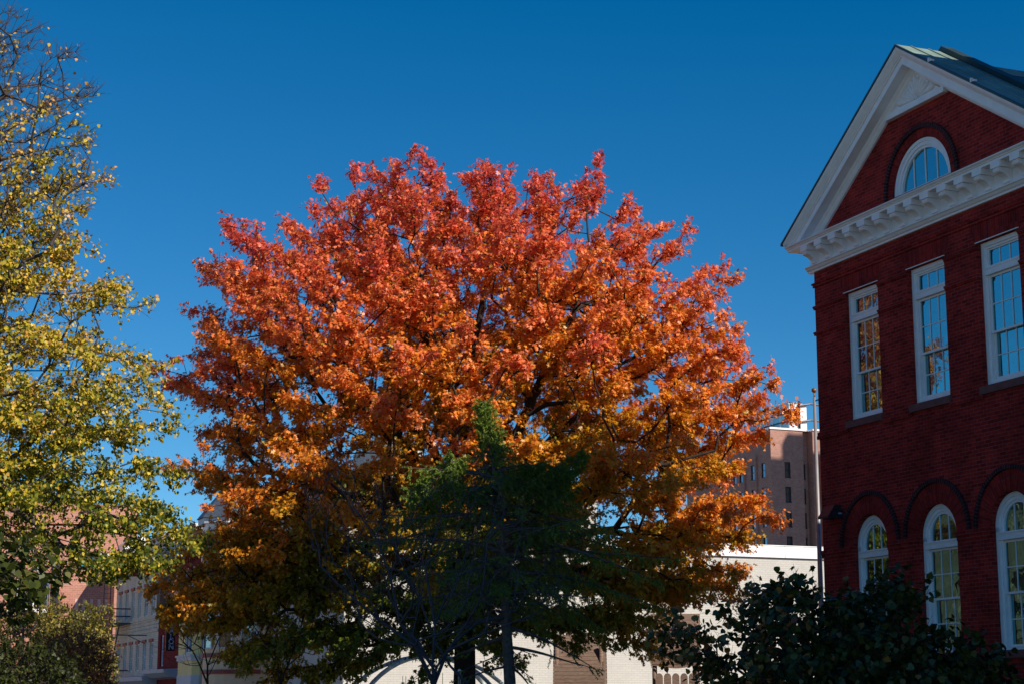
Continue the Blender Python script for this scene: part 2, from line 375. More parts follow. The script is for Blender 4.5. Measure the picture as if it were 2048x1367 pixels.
for i, c in enumerate(WC):
    f = MB(); z0 = 2.56
    for x0, x1 in ((c - .655, c - .57), (c + .57, c + .655)): f.box(x0, x1, .10, .30, z0, 4.93)
    for x0, x1 in ((c - .57, c - .52), (c + .52, c + .57)): f.box(x0, x1, .135, .30, z0 + .05, 4.68)
    f.box(c - .57, c + .57, .135, .30, z0, z0 + .05)
    f.ring(c, 4.93, .57, .655, .10, .30); f.ring(c, 4.93, .50, .57, .13, .30); f.ring(c, 4.93, .45, .50, .155, .30)
    f.box(c - .57, c + .57, .08, .30, 4.68, 4.83); f.box(c - .57, c + .57, .06, .30, 4.80, 4.835)
    for q0, q1, yy in ((.57, .655, .10), (.50, .57, .13), (.45, .50, .155)):
        f.box(c - q1, c - q0, yy, .299, 4.836, 4.9295); f.box(c + q0, c + q1, yy, .299, 4.836, 4.9295)
    for dx in (-.15, .15):
        hh = math.sqrt(.45 ** 2 - dx ** 2); f.box(c + dx - .011, c + dx + .011, .172, .19, 4.835, 4.93 + hh)
    win = f.build('arched_window', M['white'], school)
    p = MB(); p.prism([(c - .46, 4.84), (c + .46, 4.84)] + [(c + .46 * math.cos(a), 4.93 + .46 * math.sin(a)) for a in [math.pi * k / 20 for k in range(21)]], 'y', .191, .197)
    p.build('pane', M['glass'], win)
    two_sashes(win, c, z0 + .06, 4.675, 3.66)
    sl = MB(); sl.box(c - .74, c + .74, -.07, .32, z0 - .15, z0 - .003); sl.build('sill', M['stone_red'], win)
f = MB(); f.ring(HC, 12.36, .98, 1.05, .03, .3); f.ring(HC, 12.36, .90, .98, .06, .3); f.ring(HC, 12.36, .84, .90, .09, .3)
f.box(HC - 1.05, HC + 1.05, .03, .3, 12.30, 12.36); f.box(HC - .84, HC + .84, .09, .3, 12.36, 12.42)
for dx in (-.42, 0, .42):
    f.box(HC + dx - .013, HC + dx + .013, .12, .14, 12.42, 12.36 + math.sqrt(.84 ** 2 - dx ** 2))
hw = f.build('half_round_window', M['white'], school)
p = MB(); p.prism([(HC + .86 * math.cos(math.pi * k / 24), 12.38 + .86 * math.sin(math.pi * k / 24)) for k in range(25)], 'y', .142, .148)
p.build('pane', M['glass'], hw)

# entablature
e = MB()
e.prism([(0.05, 11.42), (-0.06, 11.42), (-0.07, 11.46), (-0.10, 11.48), (-0.13, 11.52), (-0.16, 11.54), (-0.16, 11.56), (0.05, 11.58)], 'x', -0.16, GW + .16)
e.box(-0.06, GW + .06, -0.05, 0.04, 11.581, 11.86)
e.prism([(0.05, 11.861), (-0.10, 11.861), (-0.13, 11.90), (-0.15, 11.94), (-0.15, 11.985), (0.05, 11.985)], 'x', -0.14, GW + .14)
e.prism([(0.05, 11.99), (-0.40, 11.99), (-0.40, 12.04), (-0.43, 12.045), (-0.43, 12.06), (-0.46, 12.075), (-0.48, 12.095), (-0.48, 12.11), (0.05, 12.14)], 'x', -0.50, GW + .50)
e.build('cornice', M['white'], school)
prof = [(-0.05, 11.87), (-0.37, 11.87), (-0.39, 11.84), (-0.37, 11.79), (-0.33, 11.765), (-0.30, 11.775), (-0.25, 11.74), (-0.19, 11.70), (-0.15, 11.655), (-0.14, 11.60), (-0.11, 11.585), (-0.05, 11.585)]
for k in range(-7, 8):
    cx = 4.42 + k * 0.6
    m_ = MB(); m_.prism(prof, 'x', cx - 0.095, cx + 0.095)
    m_.box(cx - 0.15, cx + 0.15, -0.401, -0.05, 11.872, 11.989)
    # scroll carved on the side: a raised spiral
    for sgn in (-1,):
        pts = [(cx + sgn * 0.096, -0.27 + (0.012 + 0.0085 * a) * math.cos(a) , 11.80 + (0.012 + 0.0085 * a) * math.sin(a) * 0.8) for a in [0.35 * q for q in range(20)]]
        sc = MB(); sc.tube(pts, 0.008, 5)
        sc.tube([(cx + sgn * 0.096, -0.17, 11.72), (cx + sgn * 0.096, -0.13, 11.69)], 0.009, 5)
    o = m_.build('bracket', M['white'], school)
    sc.build('scroll', M['white'], o)
# raking cornice
rk = MB()
rprof = [(-0.52, 0.055), (-0.50, 0.10), (-0.45, 0.16), (-0.42, 0.20), (-0.40, 0.205), (-0.40, 0.24), (-0.37, 0.245), (-0.37, 0.40), (-0.14, 0.40), (-0.13, 0.44), (-0.10, 0.48), (-0.09, 0.53), (-0.05, 0.58), (0.02, 0.58), (0.02, 0.03), (-0.52, 0.03)]
def sweep(mb, prof_, ss, clampz):
    n = len(prof_); v = []
    for s_ in ss:
        for y, d in prof_: v.append((s_, y, max(zroof(s_) - d, clampz)))
    fs = [(i * n + k, i * n + (k + 1) % n, (i + 1) * n + (k + 1) % n, (i + 1) * n + k) for i in range(len(ss) - 1) for k in range(n)]
    fs += [tuple(reversed(range(n))), tuple((len(ss) - 1) * n + k for k in range(n))]
    mb.add(v, fs)
left = [-0.50 + (4.42 + 0.50) * i / 30 for i in range(31)]
sweep(rk, rprof, left + [8.84 - s_ for s_ in reversed(left[:-1])], 12.125)
rk.build('raking_cornice', M['white'], school)
ed = MB(); sweep(ed, [(-0.54, -0.03), (-0.54, 0.025), (0.3, 0.025), (0.3, -0.03)], [-0.58] + left[1:] + [8.84 - s_ for s_ in reversed(left[1:-1])] + [9.42], 0)
ed.build('roof_edge', M['copper_dark'], school)
# sunburst panel in the peak
sb = MB(); zb = 14.16; hwid = (14.87 - zb - 0.06) / 0.651 + 0.02
sb.prism([(4.42 - hwid, zb), (4.42 + hwid, zb), (4.42, 14.87)], 'y', -0.055, 0.0)
sb.box(4.42 - hwid - .06, 4.42 + hwid + .06, -0.13, 0.0, zb - 0.06, zb + 0.03); sb.box(4.42 - hwid, 4.42 + hwid, -0.09, 0.0, zb + .031, zb + 0.10)
sb.build('sunburst_panel', M['white'], school)
ry = MB()
for k in range(11):
    a = math.pi * (k + 0.5) / 11
    ca, sa = math.cos(a), math.sin(a)
    L = 0.56 / (sa + 0.651 * abs(ca))
    pts = [(4.42 + ca * q * L, -0.055, zb + 0.12 + sa * q * L) for q in (0.16, 0.5, 0.85, 1.0)]
    ww = L * math.pi / 11 * 0.5
    ry.tube(pts, [0.012, ww * .42, ww * .72, ww * .3], 8)
ry.ring(4.42, zb + 0.10, 0.03, 0.075, -0.10, -0.05, n=12)
ry.build('sunburst_ray', M['white'], school, smooth=True)
# roof
r_ = MB()
for sgn in (-1, 1):
    x0 = 4.42 + sgn * 5.0
    r_.add([(4.42, -0.5, 15.462), (x0, -0.5, 15.462 - 0.651 * 5.0), (x0, 0.65, 15.462 - 0.651 * 5), (4.42, 0.65, 15.462)], [(0, 1, 2, 3)])
    for k in range(0, 2):
        y = -0.12 + k * 0.45
        pts = [(4.42, y, 15.475), (x0, y, 15.475 - 0.651 * 5.0)]
        r_.tube(pts, 0.015, 4)
r_.build('roof', M['copper'], school)
ed2 = MB()
def sweep2(mb, y0, y1, up, dn):
    v = []
    for s_ in (-0.6, 4.42, 9.44):
        z = 15.43 - .651 * abs(s_ - 4.42)
        v += [(s_, y0, z - dn), (s_, y0, z + up), (s_, y1, z + up), (s_, y1, z - dn)]
    fs = []
    for i in range(2):
        for k in range(4): fs.append((i * 4 + k, i * 4 + (k + 1) % 4, i * 4 + 4 + (k + 1) % 4, i * 4 + 4 + k))
    mb.add(v, fs + [(0, 1, 2, 3), (8, 9, 10, 11)])
sweep2(ed2, 0.66, 0.95, 0.16, 0.4)
ed2.build('roof_parapet', M['copper_dark'], school)
r3 = MB()
for sgn in (-1, 1):
    x0 = 4.42 + sgn * 5.4
    r3.add([(4.42, 0.96, 15.2), (x0, 0.96, 11.7), (x0, 14.2, 11.7), (4.42, 14.2, 15.2)], [(0, 1, 2, 3)])
r3.build('rear_roof', M['slate'], school)
rc = MB(); rc.prism([(4.22, 15.08), (4.62, 15.08), (4.50, 15.27), (4.34, 15.27)], 'y', 0.96, 14.2); rc.build('ridge_cap', M['copper'], school)
# snow guards on the rake
for s_ in (5.62, 7.0):
    sg = MB(); sg.box(s_ - .02, s_ + .02, -0.56, -0.50, zroof(s_) + 0.0, zroof(s_) + 0.09); sg.box(s_ - .02, s_ + .05, -0.50, -0.44, zroof(s_) + 0.02, zroof(s_) + 0.06)
    sg.build('snow_guard', M['white'], school)
# unseen main block, added at the right; heights shaped to shade yard and oak
mb_ = MB(); mb_.box(10.4, 12, 0.8, 16, 0, 18.7); mb_.box(12.01, 14, 0.8, 16, 0, 20.4); mb_.box(10.45, 13.9, 0.85, 1.8, 18.5, 24.0); mb_.box(10.45, 19.9, 6, 8.6, 18.5, 22.6); mb_.box(14.01, 20, .8, 16, 0, 20.6); mb_.box(20.01, 24, .8, 16, 0, 22.4); mb_.box(24.01, 32, .8, 16, 0, 24); mb_.box(32.01, 50, .8, 16, 0, 30); mb_.build('unseen_shade_block', M['brick'], school)
mb_ = MB(); mb_.box(31.9, 50.2, .7, 16.2, 30.01, 30.3); mb_.build('unseen_shade_slab', M['slate'], school)  # slab on top of the added shade-casting block
# security light
lt = MB(); lt.prism([(0.0, 5.62), (0.0, 5.92), (-0.16, 5.92), (-0.34, 5.66), (-0.34, 5.62)], 'x', 0.36, 0.80)
lo = lt.build('wall_lamp', M['metal_dark'], None)
lo.parent = school
ll = MB(); ll.box(0.802, 0.812, -0.20, -0.11, 5.69, 5.73); ll.box(0.80, 0.88, -0.16, -0.0, 5.60, 5.80)
ll.build('lamp_lens', M['metal_dark'], lo)
l2 = MB(); l2.box(0.882, 0.886, -0.13, -0.04, 5.70, 5.735); l2.build('lamp_badge', M['lens'], lo)

# ============================================================ FLAGPOLE
fp = empty('flagpole', (8.53, 50.0, 0)); tag(fp, 'tall grey metal flagpole with a gold ball, beside the brick school corner', 'flagpole')
b = MB(); b.tube([(0, 0, 0), (0, 0, 4), (0, 0, 10.0)], [0.085, 0.075, 0.04], 16); b.build('pole', M['steel'], fp, True)
b = MB(); b.tube([(0, 0, 10.0), (0, 0, 10.12)], [.02, .02], 8); b.sphere((0, 0, 10.2), 0.075); b.build('finial_ball', M['gold'], fp, True)
b = MB(); b.tube([(0.03, -0.03, 9.9), (0.13, -0.05, 9.93)], 0.02, 6); b.tube([(.13, -.05, 9.93), (.13, -.05, 9.8)], .03, 8); b.build('pulley', M['metal_dark'], fp)
b = MB(); b.tube([(.13, -.05, 9.9), (.15, -.08, 5), (.14, -.05, 1.2)], .006, 4); b.build('halyard', M['metal_dark'], fp)
b = MB(); b.tube([(0, 0, 0), (0, 0, .08)], [.2, .2], 16); b.build('base', M['steel'], fp)

# ============================================================ ROW of houses along the street
RO = (-23.4, 117.0, 0)
def rowhouse(name, label):
    return tag(empty(name, RO, GRID_RZ), label, 'building')
def win_box(parent, x0, x1, z0, z1, y=0.0, arched=False, mat='white', glassm='glass_dark', bars_=True, name='window'):
    f = MB(); t = 0.09
    casing_rect(f, x0, x1, z0, z1, t, y + 0.10, y + 0.22)
    if bars_: f.box(x0 + t, x1 - t, y + .13, y + .2, (z0 + z1) / 2 - .035, (z0 + z1) / 2 + .035)
    o = f.build(name, M[mat], parent)
    p = MB(); p.box(x0 + t * .8, x1 - t * .8, y + .16, y + .175, z0 + t * .8, z1 - t * .8); p.build('pane', M[glassm], o)
    return o
def body(parent, x0, x1, y1, z1, mat, y0=0.02, name='wall'):
    b_ = MB()
    v = [(x0, y0, 0), (x0, y1, 0), (x0, y1, z1), (x0, y0, z1), (x1, y0, 0), (x1, y1, 0), (x1, y1, z1), (x1, y0, z1)]
    b_.add(v, [(0, 3, 2, 1), (4, 5, 6, 7), (1, 2, 6, 5), (3, 7, 6, 2)])
    return b_
# cream house with the fire escape
h = rowhouse('row_house', 'cream painted brick row house with dark iron fire escape, farthest of the row')
X0, X1 = -12.3, 3.3
ops = []
for i in range(6):
    x = X0 + 1.2 + i * 2.35
    for z0, z1 in ((7.0, 8.9), (3.5, 5.3)): ops.append((x, x + 1.05, z0, z1))
b = body(h, X0, X1, 12, 10.9, 'cream_brick'); b.wall(rect(X0, X1, 0, 10.9), [rect(*o) for o in ops], 0, .25); b.build('wall', M['cream_brick'], h)
for o in ops: win_box(h, *o)
for o in ops:
    b = MB(); b.box(o[0] - .1, o[1] + .1, -.08, 0, o[3], o[3] + .18); b.build('lintel', M['redtrim'], h)
b = MB()
for i in range(26):
    for j in range(3): b.box(X0 + 1 + i * .55, X0 + 1.25 + i * .55, -.05, 0, 6.1 + j * .22, 6.2 + j * .22)
b.box(X0, X1, -.08, 0, 5.9, 6.0); b.box(X0, X1, -.1, 0, 6.75, 6.86)
b.build('brick_frieze', M['cream_brick'], h)
b = MB(); b.prism([(0, 10.2), (-.15, 10.3), (-.3, 10.6), (-.55, 10.75), (-.6, 11.0), (0, 11.1)], 'x', X0 - .3, X1)
for i in range(5): b.box(X0 + i * 3.7, X0 + i * 3.7 + .4, -.5, 0, 9.8, 10.6)
b.build('cornice', M['redtrim'], h)
b = MB(); b.prism([(0, 2.5), (-.4, 2.6), (-.9, 2.85), (-.95, 3.1), (0, 3.2)], 'x', X0 + 6, X1)
b.build('shop_cornice', M['greytrim'], h)
fe = tag(empty('fire_escape', RO, GRID_RZ), 'black iron fire escape on the left end of the cream row house', 'fire escape')
fx0, fx1 = X0 - .3, X0 + 6.2
for zf in (2.6, 6.7):
    b = MB(); b.box(fx0, fx1, -1.3, -.05, zf, zf + .07); b.build('platform', M['iron'], fe)
    b = MB()
    for zz in (.5, 1.0): b.tube([(fx0, -.1, zf + zz), (fx0, -1.3, zf + zz), (fx1, -1.3, zf + zz), (fx1, -.1, zf + zz)], .045, 5)
    for i in range(12): b.tube([(fx0 + (fx1 - fx0) * i / 11, -1.3, zf), (fx0 + (fx1 - fx0) * i / 11, -1.3, zf + 1.0)], .03, 4)
    b.build('railing', M['iron'], fe)
b = MB()
for yy in (-.5, -.95):
    b.tube([(fx0 + .8, yy, 2.5), (fx0 + 4.6, yy, 6.7)], .05, 5); b.tube([(fx0 + .6, yy, 6.7), (fx0 + .6, yy, 11.6)], .035, 5)
for i in range(12): b.tube([(fx0 + .8 + 3.8 * i / 12, -.5, 2.5 + 3.7 * i / 12), (fx0 + .8 + 3.8 * i / 12, -.95, 2.5 + 3.7 * i / 12)], .02, 4)
for i in range(16): b.tube([(fx0 + .6, -.5, 6.4 + .33 * i), (fx0 + .6, -.95, 6.4 + .33 * i)], .018, 4)
b.build('ladder', M['iron'], fe)
# street lamp arm on the cream wall
sl = tag(empty('wall_bracket_lamp', RO, GRID_RZ), 'thin black iron lamp arm sticking out from the cream row house', 'lamp')
b = MB(); b.tube([(-.5, 0, 5.75), (-.5, -2.2, 5.75)], .035, 5); b.tube([(-.5, -.05, 5.2), (-.5, -1.2, 5.72)], .025, 5); b.build('arm', M['iron'], sl)
b = MB(); b.sphere((-.5, -2.2, 5.5), .16, 8); b.tube([(-.5, -2.2, 5.6), (-.5, -2.2, 5.75)], .03, 5); b.build('lamp_globe', M['iron'], sl)
# dark red house
h = rowhouse('row_house', 'dark red brick row house with pale bracketed cornice, between the cream and yellow houses')
X0, X1 = 3.32, 16.3
ops = [(5.0, 9.6, 6.9, 9.3), (10.6, 11.7, 6.9, 9.3), (12.4, 13.4, 6.9, 9.3), (14.6, 15.7, 6.9, 9.3), (4.1, 5.1, 3.7, 5.6)]
b = body(h, X0, X1, 12, 11.3, ''); b.wall(rect(X0, X1, 0, 11.3), [rect(*o) for o in ops], 0, .25); b.build('wall', M['red_paint_brick'], h)
for o in ops: win_box(h, *o)
b = MB()
for o in ops[:4]: b.box(o[0] - .15, o[1] + .15, -.2, 0, o[2] - .25, o[2])
b.build('sill', M['greytrim'], h)
b = MB(); b.prism([(0, 10.6), (-.2, 10.7), (-.35, 11.0), (-.7, 11.15), (-.75, 11.45), (0, 11.55)], 'x', X0, X1)
for i in range(4): b.box(X0 + .1 + i * 3.6, X0 + .5 + i * 3.6, -.6, 0, 9.9, 11.0)
b.build('cornice', M['greytrim'], h)
b = MB()
for i in range(21): b.box(X0 + .4 + i * .6, X0 + .65 + i * .6, -.09, 0, 9.6, 10.2)
b.box(X0, X1, -.1, 0, 10.2, 10.35); b.build('brick_dentil', M['red_paint_brick'], h)
b = MB(); b.prism([(0, 2.9), (-.5, 3.0), (-.9, 3.25), (-.95, 3.45), (0, 3.5)], 'x', X0, 10.0); b.build('shop_cornice', M['greytrim'], h)
b = MB(); b.tube([(5.0, -.5, 6.7), (9.8, -.5, 6.7)], .03, 5)
for i in range(33): b.tube([(5.0 + i * .15, -.5, 6.7), (5.0 + i * .15, -.5, 9.0)], .014, 4)
b.tube([(5.0, -.5, 9.0), (9.8, -.5, 9.0)], .03, 5); b.build('balcony_grille', M['iron'], h)
# blade sign
SX, SYC = 9.75, -.52
sg_ = tag(empty('shop_sign', RO, GRID_RZ), 'tall black vertical sign with pale letters SALON on the dark red house', 'sign')
b = MB(); b.box(SX - .12, SX, SYC - .28, SYC + .26, 4.5, 6.25); b.build('sign_board', M['black'], sg_)
b = MB(); b.tube([(SX - .07, SYC, 6.1), (SX - .07, 0, 6.1)], .03, 5); b.tube([(SX - .07, SYC, 4.7), (SX - .07, 0, 4.7)], .03, 5); b.build('bracket', M['iron'], sg_)
for i, ch in enumerate('SALON'):
    fc = bpy.data.curves.new('letter_' + ch.lower(), 'FONT'); fc.body = ch; fc.size = 0.42; fc.extrude = 0.01; fc.align_x = 'CENTER'; fc.offset = 0.012
    to = bpy.data.objects.new('tmp', fc); COL.objects.link(to)
    dg = bpy.context.evaluated_depsgraph_get(); me = bpy.data.meshes.new_from_object(to.evaluated_get(dg)); bpy.data.objects.remove(to)
    me.materials.clear(); me.materials.append(M['letter'])
    lo_ = bpy.data.objects.new('sign_letter', me); COL.objects.link(lo_); lo_.parent = sg_
    # text faces the street towards the camera (+x)
    lo_.matrix_local = Matrix.Translation((SX + .03, SYC + .04, 5.84 - i * .31)) @ Matrix(((0, 0, 1, 0), (1, 0, 0, 0), (0, 1, 0, 0), (0, 0, 0, 1)))
# yellow house with two-storey bay and turret
h = rowhouse('row_house', 'pale yellow row house with two-storey bay window and slate-roofed turret')
X0, X1 = 16.32, 25.4
b = body(h, X0, X1, 12, 10.6, ''); b.wall(rect(X0, X1, 0, 10.6), [rect(17.6, 18.8, 8.2, 9.8), rect(22.6, 23.8, 7.0, 9.2)], 0, .25); b.build('wall', M['yellow'], h)
win_box(h, 17.6, 18.8, 8.2, 9.8); win_box(h, 22.6, 23.8, 7.0, 9.2)
bay = MB(); BX0, BX1, BY, BC, BT = 16.5, 20.8, -1.5, .35, 7.6
plan = [(BX0, 0.0), (BX0, BY + BC), (BX0 + BC, BY), (BX1 - BC, BY), (BX1, BY + BC), (BX1, 0.0)]
bay.wall(rect(BX0 + BC, BX1 - BC, 0, BT), [rect(18.6, 20.3, 4.1, 6.8)], BY, .2)
bay.wall(rect(BY + BC, 0, 0, BT), [rect(-.85, -.08, 4.1, 6.8)], BX1, -.2, axis='x')
def quad(mb, p, q, z0, z1): mb.add([(p[0], p[1], z0), (q[0], q[1], z0), (q[0], q[1], z1), (p[0], p[1], z1)], [(0, 1, 2, 3)])
quad(bay, plan[0], plan[1], 0, BT); quad(bay, plan[1], plan[2], 0, BT); quad(bay, plan[3], plan[4], 0, BT)
bay.add([(p[0], p[1], BT) for p in plan], [tuple(range(6))])
bo = bay.build('bay', M['yellow'], h)
f = MB(); casing_rect(f, 18.6, 20.3, 4.1, 6.8, .1, BY + .04, BY + .15); f.box(19.37, 19.53, BY + .02, BY + .15, 4.2, 6.7); f.box(18.7, 19.37, BY + .06, BY + .15, 5.4, 5.48); f.box(19.53, 20.2, BY + .06, BY + .15, 5.4, 5.48)
wo = f.build('window', M['greytrim'], bo); p = MB(); p.box(18.7, 20.2, BY + .1, BY + .12, 4.2, 6.7); p.build('pane', M['glass_dark'], wo)
f = MB(); f.box(BX1 - .15, BX1 - .05, -.85, -.79, 4.1, 6.8); f.box(BX1 - .15, BX1 - .05, -.14, -.08, 4.1, 6.8); f.box(BX1 - .15, BX1 - .05, -.79, -.14, 5.42, 5.48)
wo = f.build('window', M['metal_dark'], bo); p = MB(); p.box(BX1 - .13, BX1 - .12, -.79, -.14, 4.1, 6.8); p.build('pane', M['glass_dark'], wo)
def band(mb, pl_, z0, z1, off):
    c_ = (sum(p[0] for p in pl_) / len(pl_), 0.3)
    q = []
    for p in pl_:
        d = Vector((p[0] - c_[0], p[1] - c_[1])); d = d * (1 + off / max(d.length, .01)); q.append((c_[0] + d.x, min(c_[1] + d.y, -0.002) if p[1] < 0 else -0.002))
    n = len(q)
    mb.add([(a[0], a[1], z0) for a in q] + [(a[0], a[1], z1) for a in q], [(i, (i + 1) % n, n + (i + 1) % n, n + i) for i in range(n)] + [tuple(range(n)), tuple(range(n, 2 * n))])
b = MB(); band(b, plan, 3.72, 3.94, .10); band(b, plan, 3.941, 4.04, .20)
for i in range(16): b.box(BX1 + .002, BX1 + .08, -1.1 + i * .07, -1.065 + i * .07, 3.58, 3.715)
b.build('bay_cornice', M['greytrim'], bo)
b = MB(); band(b, plan, BT + .01, BT + .2, .2); b.build('bay_cornice', M['greytrim'], bo)
b = MB(); band(b, plan, 0.02, 2.95, .05); b.build('bay_base', M['greytrim'], bo)
tb = MB(); tc_ = (22.0, 0.2); tp = [(tc_[0] + 1.7 * math.cos(math.pi * (k + .5) / 4), tc_[1] + 1.7 * math.sin(math.pi * (k + .5) / 4)) for k in range(8)]
n = 8; tb.add([(a[0], a[1], 6.6) for a in tp] + [(a[0], a[1], 11.0) for a in tp], [(i, (i + 1) % n, n + (i + 1) % n, n + i) for i in range(n)])
to_ = tb.build('turret', M['white'], h)
tr_ = MB(); R_ = 2.05; tr_.add([(tc_[0] + (a[0] - tc_[0]) * 1.2, tc_[1] + (a[1] - tc_[1]) * 1.2, 11.15) for a in tp] + [(tc_[0] + (a[0] - tc_[0]) * .75, tc_[1] + (a[1] - tc_[1]) * .75, 12.1) for a in tp] + [(tc_[0], tc_[1], 13.6)],
    [(i, (i + 1) % 8, 8 + (i + 1) % 8, 8 + i) for i in range(8)] + [(8 + i, 8 + (i + 1) % 8, 16) for i in range(8)])
tr_.build('turret_roof', M['slate'], to_)
b = MB(); v = [(tc_[0] + (a[0] - tc_[0]) * 1.14, tc_[1] + (a[1] - tc_[1]) * 1.14) for a in tp]; b.prism(v, 'z', 10.85, 11.14); b.build('turret_eave', M['greytrim'], to_)
b = MB()
for k in range(8):
    a = math.pi * k / 4; rr = 1.7 * math.cos(math.pi / 8) + .015
    cx_, cy_ = tc_[0] + rr * math.cos(a), tc_[1] + rr * math.sin(a); tx, ty = -math.sin(a), math.cos(a)
    b.add([(cx_ - tx * .3, cy_ - ty * .3, 8.2), (cx_ + tx * .3, cy_ + ty * .3, 8.2), (cx_ + tx * .3, cy_ + ty * .3, 10.2), (cx_ - tx * .3, cy_ - ty * .3, 10.2)], [(0, 1, 2, 3)])
b.build('turret_window', M['glass_dark'], to_)
# tan house
h = rowhouse('row_house', 'tan row house with round bay and dark red bands, right of the yellow house')
X0, X1 = 25.42, 33.4
b = body(h, X0, X1, 12, 10.8, ''); b.wall(rect(X0, X1, 0, 10.8), [rect(31.4, 32.5, z, z + 2.1) for z in (3.2, 6.9)], 0, .25); b.build('wall', M['tan'], h)
for z in (3.2, 6.9): win_box(h, 31.4, 32.5, z, z + 2.1)
cb_ = (27.9, -.2); Rb = 2.3
plan2 = [(cb_[0] + Rb * math.cos(a), cb_[1] + Rb * math.sin(a)) for a in [math.pi + math.pi * k / 12 for k in range(13)]]
plan2 = [(p[0], p[1]) for p in plan2]
b = MB()
for p_, q_ in zip(plan2[:-1], plan2[1:]): quad(b, p_, q_, 0, 9.6)
b.add([(p[0], p[1], 9.6) for p in plan2], [tuple(range(13))])
quad(b, (plan2[0][0], 0), plan2[0], 0, 9.6); quad(b, plan2[-1], (plan2[-1][0], 0), 0, 9.6)
bo = b.build('round_bay', M['tan'], h)
for z0, z1 in ((3.7, 3.9), (2.9, 3.1), (7.05, 7.25)):
    b = MB(); band(b, plan2, z0, z1, .08); b.build('band_course', M['redtrim'], bo)
for ang in (195, 225, 255, 285, 315, 345):
    a = math.radians(ang); rr = Rb + .02; tx, ty = -math.sin(a), math.cos(a); cx_, cy_ = cb_[0] + rr * math.cos(a), cb_[1] + rr * math.sin(a)
    for z0, z1 in ((4.1, 6.5), (7.5, 9.2)):
        b = MB()
        for u0, u1, za, zb_ in ((-.42, -.34, z0, z1), (.34, .42, z0, z1), (-.34, .34, z1 - .08, z1), (-.34, .34, z0, z0 + .08), (-.34, .34, (z0 + z1) / 2 - .03, (z0 + z1) / 2 + .03)):
            b.add([(cx_ + tx * u + math.cos(a) * d, cy_ + ty * u + math.sin(a) * d, z) for d in (-.15, .05) for u, z in ((u0, za), (u1, za), (u1, zb_), (u0, zb_))], [(0, 1, 2, 3), (4, 5, 6, 7), (0, 1, 5, 4), (1, 2, 6, 5), (2, 3, 7, 6), (3, 0, 4, 7)])
        wo = b.build('window', M['greytrim'], bo); p = MB()
        p.add([(cx_ - tx * .34, cy_ - ty * .34, z0), (cx_ + tx * .34, cy_ + ty * .34, z0), (cx_ + tx * .34, cy_ + ty * .34, z1), (cx_ - tx * .34, cy_ - ty * .34, z1)], [(0, 1, 2, 3)])
        p.build('pane', M['glass_dark'], wo)
b = MB(); b.prism([(0, 10.2), (-.3, 10.3), (-.6, 10.8), (0, 10.95)], 'x', X0, X1); b.build('cornice', M['redtrim'], h)
# white building at the end of the row, with its long side wall
h = rowhouse('end_building', 'long white painted brick building with pale metal coping behind the trees')
X0, X1 = 33.42, 43.4
ops = [rect(34.6, 35.8, 3.2, 5.4), rect(38.6, 39.8, 6.6, 8.7), rect(34.6, 35.8, 6.6, 8.7), archloop(40.9, .75, 0.1, 2.4, 12)]
b = MB(); b.wall(rect(X0, X1, 0, 10.9), ops, 0, .3)
b.wall([(0.0, 0), (40, 0), (40, 8.2), (11.8, 8.2), (11.8, 10.9), (0.0, 10.9)], [], X1, 0, axis='x')
b.add([(X0, 0, 10.9), (X1, 0, 10.9), (X1, 11.8, 10.9), (X0, 11.8, 10.9), (X0, 11.8, 8.1), (X1, 11.8, 8.1), (X1, 40, 8.1), (X0, 40, 8.1), (X0, 0, 0), (X0, 40, 0), (X0, 11.8, 10.9)], [(0, 1, 2, 3), (2, 3, 4, 5), (4, 5, 6, 7), (8, 9, 7, 4, 10, 0)])
b.build('wall', M['white_brick'], h)
for o in ((34.6, 35.8, 3.2, 5.4), (38.6, 39.8, 6.6, 8.7), (34.6, 35.8, 6.6, 8.7)): win_box(h, *o)
b = MB(); b.prism([(40.15, .1), (41.65, .1)] + [(40.9 + .75 * math.cos(math.pi * k / 10), 2.4 + .75 * math.sin(math.pi * k / 10)) for k in range(11)], 'y', .25, .3); b.build('door', M['metal_dark'], h)
b = MB(); b.box(X1 - .3, X1 + .06, 11.85, 40.02, 8.2, 8.74); b.box(X1 - .3, X1 + .09, 11.85, 40.02, 8.741, 8.78)
b.box(X1 - .3, X1 + .05, -.05, 11.84, 10.9, 11.05); b.box(X0, X1 - .3, -.05, .3, 10.9, 11.05); b.build('coping', M['coping'], h)
b = MB()
for yy in (16.5, 21.5, 27.0): b.box(X1 + .061, X1 + .066, yy, yy + .012, 8.2, 8.74)
b.box(X1 + .0, X1 + .07, 11.85, 40.0, 8.16, 8.198)
b.build('coping_joint', M['metal_dark'], h)
b = MB(); b.box(X1 + .1, X1 + .2, 26.1, 26.35, 8.45, 8.62); b.sphere((X1 + .3, 26.15, 8.52), .08, 6); b.sphere((X1 + .3, 26.35, 8.46), .08, 6); b.tube([(X1 + .07, 26.2, 8.25), (X1 + .25, 26.2, 8.35)], .03, 5)
b.build('floodlight', M['metal_dark'], h)
b = MB(); b.box(X1 - 5, X1 - .4, 1.8, 3.6, 11.06, 12.7); b.build('chimney', M['white_brick'], h)

# ============================================================ distant brick tower on the right
TWR = Vector((34.25, 236.0, 0)); tw = tag(empty('apartment_tower', TWR, GRID_RZ), 'tall brown brick apartment tower behind the white building', 'building')
TH = 37.0
